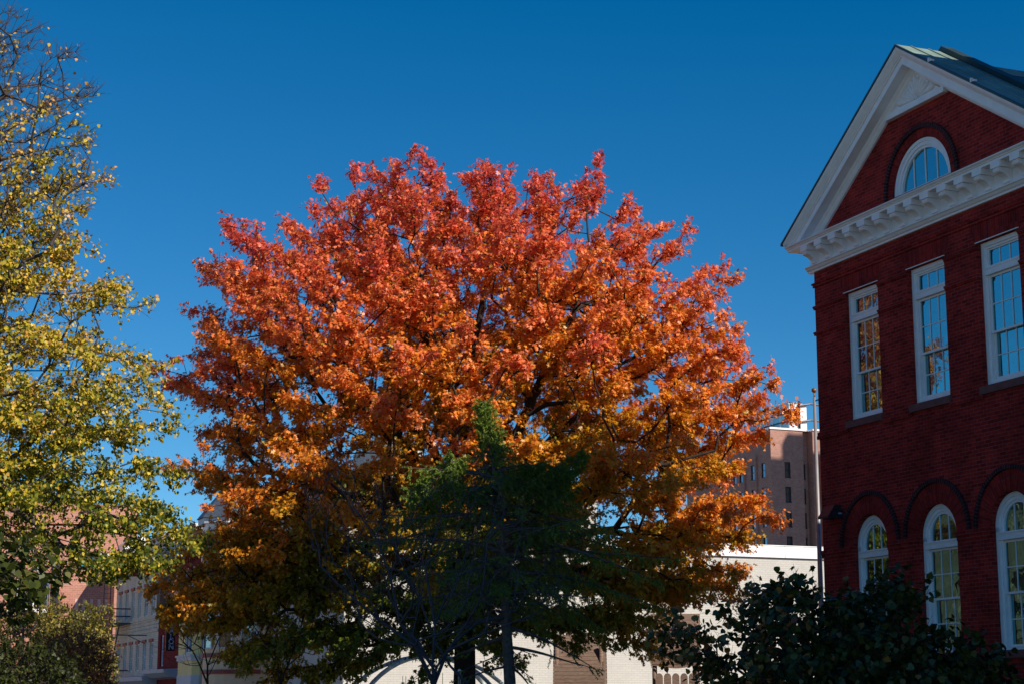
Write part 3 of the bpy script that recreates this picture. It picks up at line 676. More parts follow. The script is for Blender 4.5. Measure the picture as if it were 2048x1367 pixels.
# local: x=0 face looks towards the camera, y from 0 to the right; left side recedes along -x
def tower_face(ops, y0, y1, x, zt, name='wall'):
    b_ = MB(); b_.wall(rect(y0, y1, 0, zt), ops, x, -.3, axis='x'); return b_
zs_ = [TH - 4.4 - 3.28 * k for k in range(11)]
lops = []; 
b = MB()
ops = [rect(2.05, 2.95, z - 1.9, z + 0.1) for z in zs_]
b.wall(rect(0, 4.95, 0, TH), ops, 0, -.35, axis='x')
ops2 = [rect(5.25, 5.75, z - 1.9, z + 0.1) for z in zs_]
b.wall(rect(4.95, 6.1, 0, TH), ops2, -.9, -.3, axis='x')
b.add([(0, 4.95, 0), (-.9, 4.95, 0), (-.9, 4.95, TH), (0, 4.95, TH)], [(0, 1, 2, 3)])
b.add([(-.9, 6.1, 0), (0.6, 6.1, 0), (.6, 6.1, TH), (-.9, 6.1, TH), (.6, 22, 0), (.6, 22, TH)], [(0, 1, 2, 3), (1, 4, 5, 2)])
leftw = []
for xx in (-2.6, -5.4, -8.6, -10.4, -14.6):
    for z in zs_: leftw.append((xx, xx + 1.0, z - 1.9, z + .1))
b.wall(rect(-24, 0, 0, TH), [rect(*o) for o in leftw], 0, .3)
b.add([(0, 0, TH), (-24, 0, TH), (-24, 22, TH), (0, 22, TH), (-24, 0, 0), (-24, 22, 0)], [(0, 3, 2, 1), (4, 5, 2, 1)])
b.box(-4.0, -3.6, -.25, 0, 0, TH - 3); b.box(-7.2, -6.8, -.25, 0, 0, TH - 3)
b.build('wall', M['tower_brick'], tw)
def simple_win_x(parent, x, y0, y1, z0, z1):
    f = MB(); f.box(x - .3, x - .1, y0, y0 + .12, z0, z1); f.box(x - .3, x - .1, y1 - .12, y1, z0, z1); f.box(x - .3, x - .1, y0 + .12, y1 - .12, z1 - .14, z1)
    f.box(x - .3, x - .12, y0 + .12, y1 - .12, (z0 + z1) / 2 - .05, (z0 + z1) / 2 + .05); f.box(x - .3, x + .08, y0, y1, z0 - .12, z0)
    o = f.build('window', M['metal_dark'], parent); p = MB(); p.box(x - .26, x - .24, y0 + .1, y1 - .1, z0, z1 - .1); p.build('pane', M['glass_dark'], o)
for z in zs_:
    if z < 6: continue
    simple_win_x(tw, 0, 2.05, 2.95, z - 1.9, z + .1); simple_win_x(tw, -.9, 5.25, 5.75, z - 1.9, z + .1)
for (xa, xb, za, zb_) in leftw:
    if za > 6: win_box(tw, xa, xb, za, zb_, mat='metal_dark')
b = MB(); b.box(-24, .15, -.15, 4.95, TH, TH + .25); b.box(-24, -.75, 4.96, 6.09, TH, TH + .25); b.box(-24, .75, 6.1, 22, TH, TH + .25); b.build('parapet', M['coping'], tw)
b = MB(); b.tube([(.85, 7.1, 8), (.85, 7.1, TH - 4.4)], .17, 8); b.box(.65, 1.1, 6.75, 7.45, TH - 4.4, TH - 3.4); b.build('downpipe', M['pipe_red'], tw)
# cooling tower on the roof
ct = tag(empty('cooling_tower', TWR, GRID_RZ), 'white panelled cooling unit with blue shade coloured on its left side on the roof of the brown tower', 'cooling unit')
Z0 = TH + .3
b = MB(); b.box(-11.6, -1.0, 3.5, 3.6, Z0 + .4, Z0 + 3.6); b.build('blue_shade_side', M['tank'], ct)  # left side of the unit, its shade painted in as blue
b = MB(); b.box(-1.0, -.7, 3.45, 4.75, Z0, Z0 + 3.4); b.box(-1.0, -.7, 4.95, 6.1, Z0, Z0 + 3.5); b.box(-11.6, -1.0, 3.61, 6.1, Z0 + .3, Z0 + 3.5)
for k in range(5): b.box(-11.6 + k * 2.1, -11.5 + k * 2.1, 3.42, 3.49, Z0, Z0 + 3.5)
b.build('casing', M['galv'], ct)
b = MB()
for k in range(5): b.tube([(-10.4 + k * 2.15, 4.7, Z0 + 3.5), (-10.4 + k * 2.15, 4.7, Z0 + 3.8)], .8, 14)
b.build('fan', M['steel'], ct)
b = MB(); b.tube([(-12, 3.35, Z0 + 1.1), (-.9, 3.35, Z0 + 1.1)], .07, 5); b.tube([(-12, 3.35, Z0 + 2.2), (-.9, 3.35, Z0 + 2.2)], .07, 5); b.tube([(-12, 3.35, Z0 + .1), (-.9, 3.35, Z0 + .1)], .07, 5)
b.tube([(-.5, 4.85, Z0), (-.5, 4.85, Z0 + 3.8)], .15, 6); b.tube([(-.5, 4.85, Z0 + 3.2), (-.4, 6.5, Z0 + 3.5), (-.4, 8.4, Z0 + 3.4)], .14, 6); b.tube([(-.5, 4.85, Z0 + 1.0), (-.4, 6.5, Z0 + 1.3), (-.4, 8.4, Z0 + 1.2)], .14, 6)
b.build('pipework', M['metal_dark'], ct)
b = MB(); b.prism([(4.05 + .26 * math.cos(2 * math.pi * k / 16), Z0 + 2.5 + .26 * math.sin(2 * math.pi * k / 16)) for k in range(16)], 'x', -.7, -.68); b.build('round_emblem', M['blue'], ct)
b = MB(); b.prism([(3.88, Z0 + 2.58), (4.25, Z0 + 2.40), (4.25, Z0 + 2.46), (3.88, Z0 + 2.64)], 'x', -.679, -.67); b.build('emblem_stripe', M['galv'], ct)
# unseen slab added outside the frame, stepped to cast the tower's shadow
sh_ = tag(empty('tower_shadow_block', TWR, GRID_RZ), 'unseen stepped brick slab outside the right edge, added to shadow the tower', 'building')
b = MB(); b.box(50, 52, 21, 25.9, 0, 71.8); b.box(50, 52, 25.91, 28.9, 0, 75.2); b.box(50, 52, 28.91, 60, 0, 72.3); b.build('wall', M['tower_brick'], sh_)

# ============================================================ far brick building at the left
FL = tag(empty('brick_building', (-34.0, 148.0, 0), GRID_RZ), 'sunlit pinkish brick building at the far left beyond the street trees', 'building')
b = MB(); ops = [rect(-6.3, -3.75, 8.8, 11.4), rect(-1.8, .7, 12.3, 13.3)]
b.wall(rect(-40, 3.2, 0, 17.5), ops, 0, -.5, axis='x')
b.add([(0, 3.2, 0), (-20, 3.2, 0), (-20, 3.2, 17.5), (0, 3.2, 17.5), (0, -40, 17.5), (-20, -40, 17.5)], [(0, 1, 2, 3), (3, 2, 5, 4)])
b.build('wall', M['far_brick'], FL)
b = MB(); b.box(0.0, .5, -3.45, -3.03, 4, 12.8); b.build('pier', M['metal_dark'], FL)
f = MB()
for y in (-6.3, -5.0, -3.85): f.box(-.4, -.2, y, y + .1, 8.8, 11.4)
for z in (8.8, 10.3, 11.3): f.box(-.38, -.22, -6.3, -3.75, z, z + .1)
f.box(-.3, .1, -7.8, -3.7, 8.6, 8.79)
wo = f.build('window', M['coping'], FL); p = MB(); p.box(-.32, -.3, -6.3, -3.75, 8.8, 11.4); p.build('pane', M['glass'], wo)
f = MB()
for y in (-1.8, -.6, .6): f.box(-.4, -.2, y, y + .1, 12.3, 13.3)
f.box(-.3, .1, -2.0, .9, 13.31, 13.5); wo = f.build('window', M['coping'], FL); p = MB(); p.box(-.32, -.3, -1.8, .7, 12.3, 13.3); p.build('pane', M['glass'], wo)
b = MB()
for k in range(6): b.box(.002, .012, -1.65 + k * .6, -1.42 + k * .6, 8.6, 9.75)
b.box(.002, .03, -3.0, 3.1, 10.9, 10.95); b.build('pale_patch', plain('bleached_brick', (0.60, 0.42, 0.38), 0.9), FL)
wb = tag(empty('stucco_house', (-31.6, 142, 0), GRID_RZ), 'white stepped gable wall above the cream row house roof', 'building')
b = MB(); b.box(-3, -.01, .4, 3.0, 0, 11.49); b.build('lower_wall', M['far_brick'], wb)
b = MB(); b.prism([(.4, 11.5), (3.0, 11.5), (3.0, 14.4), (1.6, 14.4), (1.1, 13.9), (.9, 13.2), (.4, 12.6)], 'x', -3, 0); b.build('wall', M['coping'], wb)
b = MB(); b.box(.002, .03, 1.4, 1.9, 11.8, 12.9); b.build('window', M['glass_dark'], wb)
# building across the street, seen only in the school's panes
ac = tag(empty('tan_building', (-27, 44, 0), GRID_RZ), 'tan brick building across the street reflected in the school windows', 'building')
b = MB(); ops = [rect(-30 + 4 * k, -28.4 + 4 * k, z, z + 2.2) for k in range(9) for z in (1.5, 5.2, 8.8)]
b.wall(rect(-34, 8, 0, 12.5), ops, 0, -.3); b.box(-34, 8, -12, -.4, 0, 12.4)
b.build('wall', brick('tan_brick', (0.24, 0.16, 0.09), (0.18, 0.11, 0.07), (0.15, 0.11, 0.08), row=.1, width=.3), ac)

#TREES
# ============================================================ vegetation helpers
CAMP = np.array([0, 0, 1.6]); FW = np.array([0, math.cos(PITCH), math.sin(PITCH)]); UPV = np.array([0, -math.sin(PITCH), math.cos(PITCH)])
def at(px, py, Y):
    r = np.array([(px - 1024) / F, 0, 0]) + FW - UPV * (py - 683.5) / F
    return CAMP + r * Y / r[1]
def npmesh(name, verts, loops, starts, mat, parent, col=None, smooth=False):
    me = bpy.data.meshes.new(name)
    me.vertices.add(len(verts)); me.vertices.foreach_set('co', np.asarray(verts, np.float32).ravel())
    me.loops.add(len(loops)); me.loops.foreach_set('vertex_index', np.asarray(loops, np.int32))
    me.polygons.add(len(starts)); me.polygons.foreach_set('loop_start', np.asarray(starts, np.int32))
    me.update(calc_edges=True)
    if col is not None:
        a = me.attributes.new('leafcol', 'FLOAT_COLOR', 'FACE')
        c = np.concatenate([col, np.ones((len(col), 1))], 1).astype(np.float32); a.data.foreach_set('color', c.ravel())
    me.materials.append(mat)
    if smooth: me.shade_smooth()
    o = bpy.data.objects.new(name, me); COL.objects.link(o)
    if parent: o.parent = parent
    return o
def boughs(C_, origin, npt, la, lb, lc, zs=.6, droop=.12):
    C_ = np.asarray(C_); d = norm((C_ - origin) * [1, 1, zs] + rng.normal(0, .12, C_.shape)); s_ = norm(np.cross(d, [0, 0, 1.0]) + 1e-6); u = np.cross(s_, d)
    n = len(C_); k = rng.integers(int(npt * .6), int(npt * 1.4), n); i = np.repeat(np.arange(n), k); sc = np.repeat(rng.uniform(.7, 1.3, n), k)[:, None]
    a = rng.uniform(-1, 1, (len(i), 1)); w_ = 1 - .45 * np.clip(a, 0, 1); b_ = rng.uniform(-1, 1, (len(i), 1)) * w_; c_ = rng.normal(0, .5, (len(i), 1)) * w_
    P = C_[i] + (d[i] * a * la + s_[i] * b_ * lb + u[i] * c_ * lc) * sc
    P[:, 2] -= droop * ((a[:, 0] + .3) ** 2 + b_[:, 0] ** 2); return P
def norm(v): return v / np.maximum(np.linalg.norm(v, axis=-1, keepdims=True), 1e-9)
def frustums(name, p0, p1, r0, r1, mat, parent, sides=5):
    p0 = np.asarray(p0); p1 = np.asarray(p1); n = len(p0); d = norm(p1 - p0)
    ref = np.where(np.abs(d[:, 2:3]) < 0.9, [[0, 0, 1.0]], [[1.0, 0, 0]]); u = norm(np.cross(ref, d)); v = np.cross(d, u)
    a = np.arange(sides) * 2 * np.pi / sides; ca = np.cos(a)[None, :, None]; sa = np.sin(a)[None, :, None]
    ring = u[:, None] * ca + v[:, None] * sa
    V = np.concatenate([p0[:, None] + ring * r0[:, None, None], p1[:, None] + ring * r1[:, None, None]], 1).reshape(-1, 3)
    k = np.arange(sides); k2 = (k + 1) % sides
    q = np.stack([k, k2, k2 + sides, k + sides], 1).ravel()
    L = (np.arange(n)[:, None] * 2 * sides + q[None]).ravel()
    return npmesh(name, V, L, np.arange(n * sides) * 4, mat, parent, smooth=True)
T_OAK = np.array([(0, 0, 0), (.22, .34, -.05), (.40, .10, 0), (.62, .40, -.08), (.70, .09, 0), (1, 0, -.12), (.70, -.09, 0), (.62, -.40, -.08), (.40, -.10, 0), (.22, -.34, -.05)])
T_HEART = np.array([(0, 0, 0), (.05, .38, -.04), (.45, .45, -.08), (1, 0, -.2), (.45, -.45, -.08), (.05, -.38, -.04)])
T_OVAL = np.array([(0, 0, 0), (.3, .30, -.06), (.75, .26, -.1), (1, 0, -.22), (.75, -.26, -.1), (.3, -.30, -.06)])
def leaves(name, pos, dirs, nrm, size, col, mat, parent, T):
    d = norm(dirs); s_ = norm(np.cross(nrm, d)); n_ = np.cross(d, s_)
    V = pos[:, None] + (d[:, None] * T[None, :, 0:1] + s_[:, None] * T[None, :, 1:2] + n_[:, None] * T[None, :, 2:3]) * size[:, None, None]
    k = len(T); n = len(pos)
    return npmesh(name, V.reshape(-1, 3), np.arange(n * k), np.arange(n) * k, mat, parent, col=col)
def in_poly(P, poly):
    x, y = P[:, 0], P[:, 1]; c = np.zeros(len(P), bool); n = len(poly)
    for i in range(n):
        x1, y1 = poly[i]; x2, y2 = poly[(i + 1) % n]
        m = ((y1 > y) != (y2 > y)); t = (x2 - x1) * (y - y1) / ((y2 - y1) if y2 != y1 else 1e-9) + x1
        c ^= m & (x < t)
    return c
def edge_dist(P, poly):
    D = np.full(len(P), 1e9)
    for i in range(len(poly)):
        a = poly[i]; b_ = poly[(i + 1) % len(poly)]; ab = b_ - a
        t = np.clip(((P - a) @ ab) / (ab @ ab), 0, 1); D = np.minimum(D, np.linalg.norm(P - (a + t[:, None] * ab), axis=1))
    return D
def outline(px, Y): 
    return np.array([[at(x, y, Y)[0], at(x, y, Y)[2]] for x, y in px])
def fill_volume(poly, Y, n, depth, dm, shell=0.5, keep=None):
    lo, hi = poly.min(0), poly.max(0); out = []; tot = 0
    while tot < n:
        P = lo + rng.random((n * 2, 2)) * (hi - lo); P = P[in_poly(P, poly)]
        e = edge_dist(P, poly); hgt = depth * np.sqrt(np.clip(1 - (1 - np.clip(e / dm, 0, 1)) ** 2, 0, 1))
        u = rng.random(len(P)) ** shell * np.where(rng.random(len(P)) < 0.6, -1, 1)
        Q = np.stack([P[:, 0], Y + hgt * u, P[:, 1]], 1)
        if keep is not None: Q = Q[keep(Q)]
        out.append(Q); tot += len(Q)
    return np.concatenate(out)[:n]
def spread(P, dmin):
    keep = []
    A = np.zeros((0, 3))
    for p in P:
        if len(keep) == 0 or np.min(((A[:len(keep)] - p) ** 2).sum(1)) > dmin * dmin:
            keep.append(p)
            if len(A) < len(keep): A = np.concatenate([A, np.zeros((256, 3))])
            A[len(keep) - 1] = p
    return np.array(keep)
class Skel:
    def __init__(s, base):
        s.P = np.zeros((60000, 3)); s.par = np.full(60000, -1); s.L = np.zeros(60000); s.n = 0; s.tip = []
        for i, p in enumerate(base): s.push(np.array(p, float), s.n - 1)
    def push(s, p, j):
        s.P[s.n] = p; s.par[s.n] = j; s.L[s.n] = 0 if j < 0 else s.L[j] + np.linalg.norm(p - s.P[j]); s.n += 1; return s.n - 1
    def limb(s, j, pts):
        for p in pts: j = s.push(np.array(p, float), j)
        return j
    def grow(s, pts, alpha=0.6, step=0.5, bend=0.25, jit=0.05, lift=0.0, minj=0, order_from=None):
        c = s.P[minj] if order_from is None else np.array(order_from)
        for p in pts[np.argsort(np.linalg.norm(pts - c, axis=1))]:
            d = np.linalg.norm(s.P[minj:s.n] - p, axis=1); cost = d + alpha * s.L[minj:s.n] * (1)
            down = np.clip(s.P[minj:s.n, 2] - p[2], 0, None); cost += down * 0.15
            j = int(np.argmin(cost)) + minj; a = s.P[j]; dist = d[j - minj]
            if dist < 1e-4: continue
            pj = s.par[j]; dr = norm(a - s.P[pj]) if pj >= 0 else np.array([0, 0, 1.])
            k = max(1, int(dist / step)); m = a * 0 + dr * dist * bend + np.array([0, 0, lift * dist])
            for q in range(1, k + 1):
                t = q / k; pt = a + (p - a) * t + m * 4 * t * (1 - t) * 0.5
                if q < k: pt = pt + rng.normal(0, jit, 3) * min(1, dist)
                j = s.push(pt, j)
            s.tip.append(j)
    def radii(s, rt, ex):
        w_ = np.zeros(s.n); 
        for t in s.tip: w_[t] += 1
        for i in range(s.n - 1, 0, -1): w_[s.par[i]] += w_[i]
        return rt * np.maximum(w_, 0.6) ** ex
    def edges(s, R):
        i = np.arange(1, s.n); i = i[s.par[1:s.n] >= 0]; j = s.par[i]
        r0 = np.minimum(R[j], R[i] * 1.35); return s.P[j], s.P[i], r0, R[i]
    def dirs(s, idx): 
        j = s.par[idx]; j2 = np.where(s.par[j] >= 0, s.par[j], j); return norm(s.P[idx] - s.P[j2] + 1e-6)
def noise3(P, sc, seed):
    r = np.random.default_rng(seed); out = np.zeros(len(P))
    for k in range(6):
        d = r.normal(0, 1, 3); out += np.sin((P @ d) * sc + r.random() * 6.28)
    return out / 6 ** 0.5
def lerp_cols(t, cols):
    t = np.clip(t, 0, 0.9999) * (len(cols) - 1); i = t.astype(int); f = (t - i)[:, None]; C = np.array(cols)
    return C[i] * (1 - f) + C[i + 1] * f
def sprays(tips, tdir, nsub, sublen, nleaf, spreadv, gravity):
    """twigs fanning from each tip and leaf positions along them"""
    n = len(tips); o = np.repeat(tips, nsub, 0); d = np.repeat(tdir, nsub, 0)
    d = norm(d * 1.0 + rng.normal(0, spreadv, (len(o), 3)) + [0, 0, gravity]); L = sublen * (0.5 + rng.random(len(o)))
    e = o + d * L[:, None]
    t = rng.random((len(o), nleaf)) ** 0.7; lp = o[:, None] + d[:, None] * (L[:, None] * t)[..., None]
    lp = lp.reshape(-1, 3); ld = np.repeat(d, nleaf, 0)
    return o, e, lp, ld

# ============================================================ RED OAK
OY = 51.5
oak = tag(empty('oak_tree', (-1.34, OY, 0)), 'big spreading oak in orange and red autumn leaves filling the middle', 'tree')
opx = [(322, 750), (345, 738), (410, 718), (440, 670), (385, 618), (450, 600), (470, 578), (420, 545), (480, 520), (470, 490), (498, 452), (560, 470), (640, 470), (595, 430), (640, 425), (616, 372), (680, 366), (705, 380), (718, 306), (742, 340), (775, 352), (800, 345), (860, 325), (880, 365), (930, 345), (950, 318), (985, 350), (1030, 335), (1060, 375), (1095, 350), (1110, 385), (1138, 410), (1155, 350), (1168, 330), (1205, 390), (1225, 420), (1250, 372), (1295, 375), (1290, 425), (1318, 430), (1310, 480), (1340, 470), (1372, 488), (1370, 530), (1410, 525), (1472, 560), (1470, 590), (1420, 625), (1440, 660), (1512, 690), (1460, 720), (1500, 750), (1540, 765), (1520, 800), (1555, 825), (1500, 870), (1440, 930), (1470, 990), (1560, 1014), (1490, 1060), (1430, 1095), (1495, 1145), (1430, 1180), (1470, 1205), (1380, 1225), (1300, 1210), (1270, 1300), (1220, 1260), (1100, 1250), (980, 1280), (900, 1290), (800, 1300), (700, 1300), (660, 1345), (560, 1350), (500, 1290), (530, 1230), (440, 1240), (330, 1205), (420, 1130), (400, 1080), (455, 1040), (385, 968), (450, 930), (430, 860), (470, 830), (400, 785)]
opoly = outline(opx, OY)
def oak_keep(Q):
    hz = np.ones(len(Q), bool)
    for (x, y, r) in ((968, 622, 44), (1075, 838, 42), (1155, 478, 32), (868, 868, 30), (720, 905, 36), (640, 760, 26), (1290, 800, 32), (1180, 1060, 34), (1010, 655, 28), (760, 740, 22), (490, 640, 26), (530, 1180, 40), (620, 1150, 44), (1230, 1015, 26), (470, 1130, 30), (1330, 560, 20), (560, 920, 26)):
        c = at(x, y, OY); hz &= ((Q[:, 0] - c[0] * Q[:, 1] / OY) ** 2 + (Q[:, 2] - (1.6 + (c[2] - 1.6) * Q[:, 1] / OY)) ** 2) > ((r + 20) / 70.0) ** 2
    S_ = Q * [1, 1, 1.9]; nz = noise3(S_, 1.15, 3); nz2 = noise3(S_, 2.4, 4); return hz & (nz > -0.3) & (nz + .6 * nz2 > -.5)
ins = opoly.copy(); ins[:, 0] = -1.3 + (ins[:, 0] + 1.3) * np.where(ins[:, 1] > 7, .965, .965); ins[:, 1] = np.where(ins[:, 1] > 8, 8 + (ins[:, 1] - 8) * .915, ins[:, 1])
BC_ = spread(fill_volume(ins, OY, 9000, 5.6, 6.0, 0.42, oak_keep), 1.03)
low = [spread(fill_volume(outline(pp_, OY), OY, 600, dd, 2.5, .6), .85) for pp_, dd in (([(335, 1195), (430, 1110), (520, 1050), (660, 1060), (720, 1120), (720, 1300), (660, 1335), (560, 1335), (480, 1270), (440, 1215)], 2.6), ([(1230, 1060), (1400, 1040), (1480, 1075), (1440, 1110), (1480, 1145), (1430, 1165), (1450, 1195), (1370, 1215), (1280, 1200), (1240, 1260), (1180, 1200)], 2.6))]
BC_ = np.concatenate([BC_] + [L_[np.array([np.min(np.linalg.norm(BC_ - p, axis=1)) > .7 for p in L_])] for L_ in low])
P = boughs(BC_, np.array([-1.3, OY, 5.0]), 13, 1.05, .60, .18)
P = P[P[:, 2] > 2.2]
print('oak boughs', len(BC_), 'attractors', len(P))
tx, tz0 = -1.34, 0
A_ = lambda px, py, dy=0: tuple(at(px, py, OY + dy) )
sk = Skel([(-1.34, OY, 0), (-1.34, OY, 1.5), (-1.33, OY, 3), A_(930, 1180), A_(935, 1080)])
b0 = 4
for pts in ([A_(880, 980, -.4), A_(800, 880, -1), A_(745, 800, -1.5), A_(690, 730, -1.8), A_(610, 650, -2)], [A_(890, 960, 1), A_(860, 880, 1.4), A_(790, 770, 2), A_(700, 660, 2.6)],
            [A_(945, 960, 0), A_(940, 820, .2), A_(950, 680, .2), A_(975, 560, 0), A_(985, 450, 0)], [A_(1000, 950, -.6), A_(1050, 830, -1.2), A_(1090, 740, -1.5), A_(1150, 620, -1.8), A_(1180, 500, -2)],
            [A_(1010, 980, 1), A_(1120, 860, 1.6), A_(1240, 760, 2), A_(1350, 680, 2)], [A_(860, 1060, -.6), A_(740, 1000, -1.4), A_(620, 960, -2), A_(520, 940, -2)],
            [A_(1040, 1020, -.8), A_(1180, 960, -1.6), A_(1320, 930, -2), A_(1430, 900, -2)], [A_(900, 820, -.6), A_(870, 700, -1.2), A_(840, 560, -1.4)], [A_(1060, 1080, .8), A_(1200, 1060, 1.2), A_(1340, 1080, 1)]):
    j = sk.limb(b0 if pts[0][2] > 6.5 else b0 - 1, pts)
sk.grow(BC_, alpha=0.3, step=0.42, bend=0.22, jit=0.07, lift=0.02, minj=3, order_from=(-1.3, OY, 6.5))
sk.grow(P, alpha=0.25, step=0.35, bend=0.15, jit=0.05, minj=3, order_from=(-1.3, OY, 6.5))
R = sk.radii(0.0075, 0.47); R[:4] = [0.42, 0.34, 0.31, 0.29]
p0, p1, r0, r1 = sk.edges(R)
tips = np.array(sk.tip); tp_ = sk.P[tips]; td = sk.dirs(tips)
cen = np.array([-1.3, OY, 7.5]); outw = norm(tp_ - cen)
td = norm(td * .5 + outw * .5 + [0, 0, -.02])
NSUB, NLEAF = 4, 12
bo_ = np.random.default_rng(5).normal(0, 1, len(BC_)); bi = np.array([np.argmin(((BC_ - p) ** 2).sum(1)) for p in tp_]); toff = np.repeat(bo_[bi], NSUB * NLEAF)
so_, se, lp, ld = sprays(tp_, td, NSUB, 0.33, NLEAF, 0.5, 0.05)
frustums('trunk', np.concatenate([p0, so_]) - [-1.34, OY, 0], np.concatenate([p1, se]) - [-1.34, OY, 0], np.concatenate([r0, np.full(len(so_), .006)]), np.concatenate([r1, np.full(len(so_), .003)]), M['bark_oak'], oak)
lp = lp + rng.normal(0, 0.05, lp.shape)
n = len(lp); out = norm(lp - cen)
ldir = norm(ld * .5 + rng.normal(0, .6, (n, 3)) + [0, 0, -0.45]); nr = norm(out * .6 + np.array([0, 0, .7]) + rng.normal(0, .6, (n, 3)))
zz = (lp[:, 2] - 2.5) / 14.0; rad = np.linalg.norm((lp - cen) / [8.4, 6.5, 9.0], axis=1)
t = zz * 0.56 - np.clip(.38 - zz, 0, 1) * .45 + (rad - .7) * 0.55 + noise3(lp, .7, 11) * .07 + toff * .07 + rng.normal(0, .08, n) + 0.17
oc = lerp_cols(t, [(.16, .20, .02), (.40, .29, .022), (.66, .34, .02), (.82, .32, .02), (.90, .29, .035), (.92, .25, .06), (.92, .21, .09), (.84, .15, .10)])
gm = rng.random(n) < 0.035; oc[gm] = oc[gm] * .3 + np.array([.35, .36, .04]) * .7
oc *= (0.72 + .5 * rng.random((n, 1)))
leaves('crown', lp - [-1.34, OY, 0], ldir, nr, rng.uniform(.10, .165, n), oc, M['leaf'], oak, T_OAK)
print('oak leaves', n)

# ============================================================ LINDEN at the left edge
LY = 32.0
lpx = [(-420, 60), (-200, -60), (-40, -10), (40, 60), (100, 110), (140, 140), (150, 190), (110, 230), (70, 250), (150, 240), (165, 290), (200, 340), (165, 355), (110, 390), (150, 420), (140, 470), (100, 500), (180, 510), (205, 560), (225, 590), (215, 630), (150, 660), (240, 700), (262, 735), (200, 760), (270, 790), (310, 825), (300, 860), (250, 880), (170, 920), (270, 925), (325, 950), (290, 985), (340, 1030), (355, 1060), (300, 1085), (265, 1115), (215, 1135), (180, 1150), (130, 1110), (50, 1085), (0, 1100), (-420, 1100)]
LX = -13.2
lin = tag(empty('linden_tree', (LX, LY, 0)), 'yellow-green linden with thinning leaves and bare twigs on top, at the left edge', 'tree')
lpoly = outline(lpx, LY)
def lin_keep(Q):
    hz = np.ones(len(Q), bool)
    for (x, y, r) in ((60, 590, 36), (90, 345, 30), (230, 900, 22), (150, 560, 14), (30, 200, 30), (110, 400, 22), (30, 625, 26), (60, 770, 20)):
        c = at(x, y, LY); hz &= ((Q[:, 0] - c[0] * Q[:, 1] / LY) ** 2 + (Q[:, 2] - (1.6 + (c[2] - 1.6) * Q[:, 1] / LY)) ** 2) > (r / 114.0) ** 2
    return hz & (noise3(Q * [1, 1, 1.6], 1.5, 5) > -.45)
LC = spread(fill_volume(lpoly, LY, 9000, 4.0, 3.5, 0.6, lin_keep), .72)
P = boughs(LC, np.array([LX, LY, 4.0]), 10, .62, .36, .16, .45, .1)
print('linden attractors', len(P))
sk = Skel([(LX, LY, 0), (LX, LY, 1.5), (LX, LY, 3.2), (LX + .1, LY, 5), (LX + .1, LY, 7), (LX + .2, LY, 9), (LX + .5, LY, 11)])
B_ = lambda px, py, dy=0: tuple(at(px, py, LY + dy))
for j, pts in ((4, [B_(-300, 560), B_(-100, 470, -.5), B_(0, 320, -.8), B_(60, 305, -.8), B_(150, 290, -.8)]), (3, [B_(-250, 740), B_(-60, 610, -1), B_(0, 580, -1), B_(120, 590, -1)]), (2, [B_(-250, 900), B_(-60, 800, -1.2), B_(60, 780, -1.5), B_(130, 850, -1.4)]),
               (5, [B_(-250, 420), B_(-80, 260, 0), B_(10, 190, 0), B_(35, 110, 0)]), (2, [B_(-250, 1000), B_(-40, 960, 1), B_(120, 990, 1), B_(250, 1040, .6)]), (3, [B_(-250, 820, 1), B_(0, 740, 1.5), B_(150, 740, 1.2)])):
    sk.limb(j, pts)
sk.grow(LC, alpha=0.3, step=0.32, bend=0.2, jit=0.07, minj=3, order_from=(LX, LY, 6))
sk.grow(P, alpha=0.25, step=0.28, bend=0.15, jit=0.05, minj=3, order_from=(LX, LY, 6))
R = sk.radii(0.0048, 0.48); R[:3] = [.36, .30, .27]
p0, p1, r0, r1 = sk.edges(R); tips = np.array(sk.tip); tp_ = sk.P[tips]; td = sk.dirs(tips)
cen = np.array([LX, LY, 6.5]); td = norm(td * .5 + norm(tp_ - cen) * .5)
so_, se, lp, ld = sprays(tp_, td, 3, 0.28, 13, 0.5, -0.1)
s2, e2, _, _ = sprays(tp_[tp_[:, 2] > 10.0], td[tp_[:, 2] > 10.0], 4, .24, 1, .6, .1)
frustums('trunk', np.concatenate([p0, so_, s2]) - [LX, LY, 0], np.concatenate([p1, se, e2]) - [LX, LY, 0], np.concatenate([r0, np.full(len(so_) + len(s2), .0038)]), np.concatenate([r1, np.full(len(so_) + len(s2), .002)]), M['bark_linden'], lin)
dens = np.interp(lp[:, 2], [6.5, 9, 11, 12, 13.2], [1, .8, .5, .12, .04]) * np.where(noise3(lp, 1.3, 8) < -.8, .3, 1)
k_ = rng.random(len(lp)) < dens; lp, ld = lp[k_], ld[k_]; lp = lp + rng.normal(0, .04, lp.shape); n = len(lp)
ldir = norm(ld * .3 + rng.normal(0, .6, (n, 3)) + [0, 0, -.6]); nr = norm(norm(lp - cen) * .5 + np.array([.1, -.2, .5]) + rng.normal(0, .7, (n, 3)))
t = (lp[:, 2] - 3) / 11 * .6 + noise3(lp, 1.0, 21) * .13 + rng.normal(0, .24, n) + .29
lc = lerp_cols(t, [(.05, .09, .012), (.12, .16, .015), (.34, .33, .024), (.64, .50, .04), (.80, .54, .07), (.74, .38, .09)]); lc *= (.7 + .5 * rng.random((n, 1)))
leaves('crown', lp - [LX, LY, 0], ldir, nr, rng.uniform(.045, .076, n), lc, M['leaf_linden'], lin, T_HEART)
print('linden leaves', n)

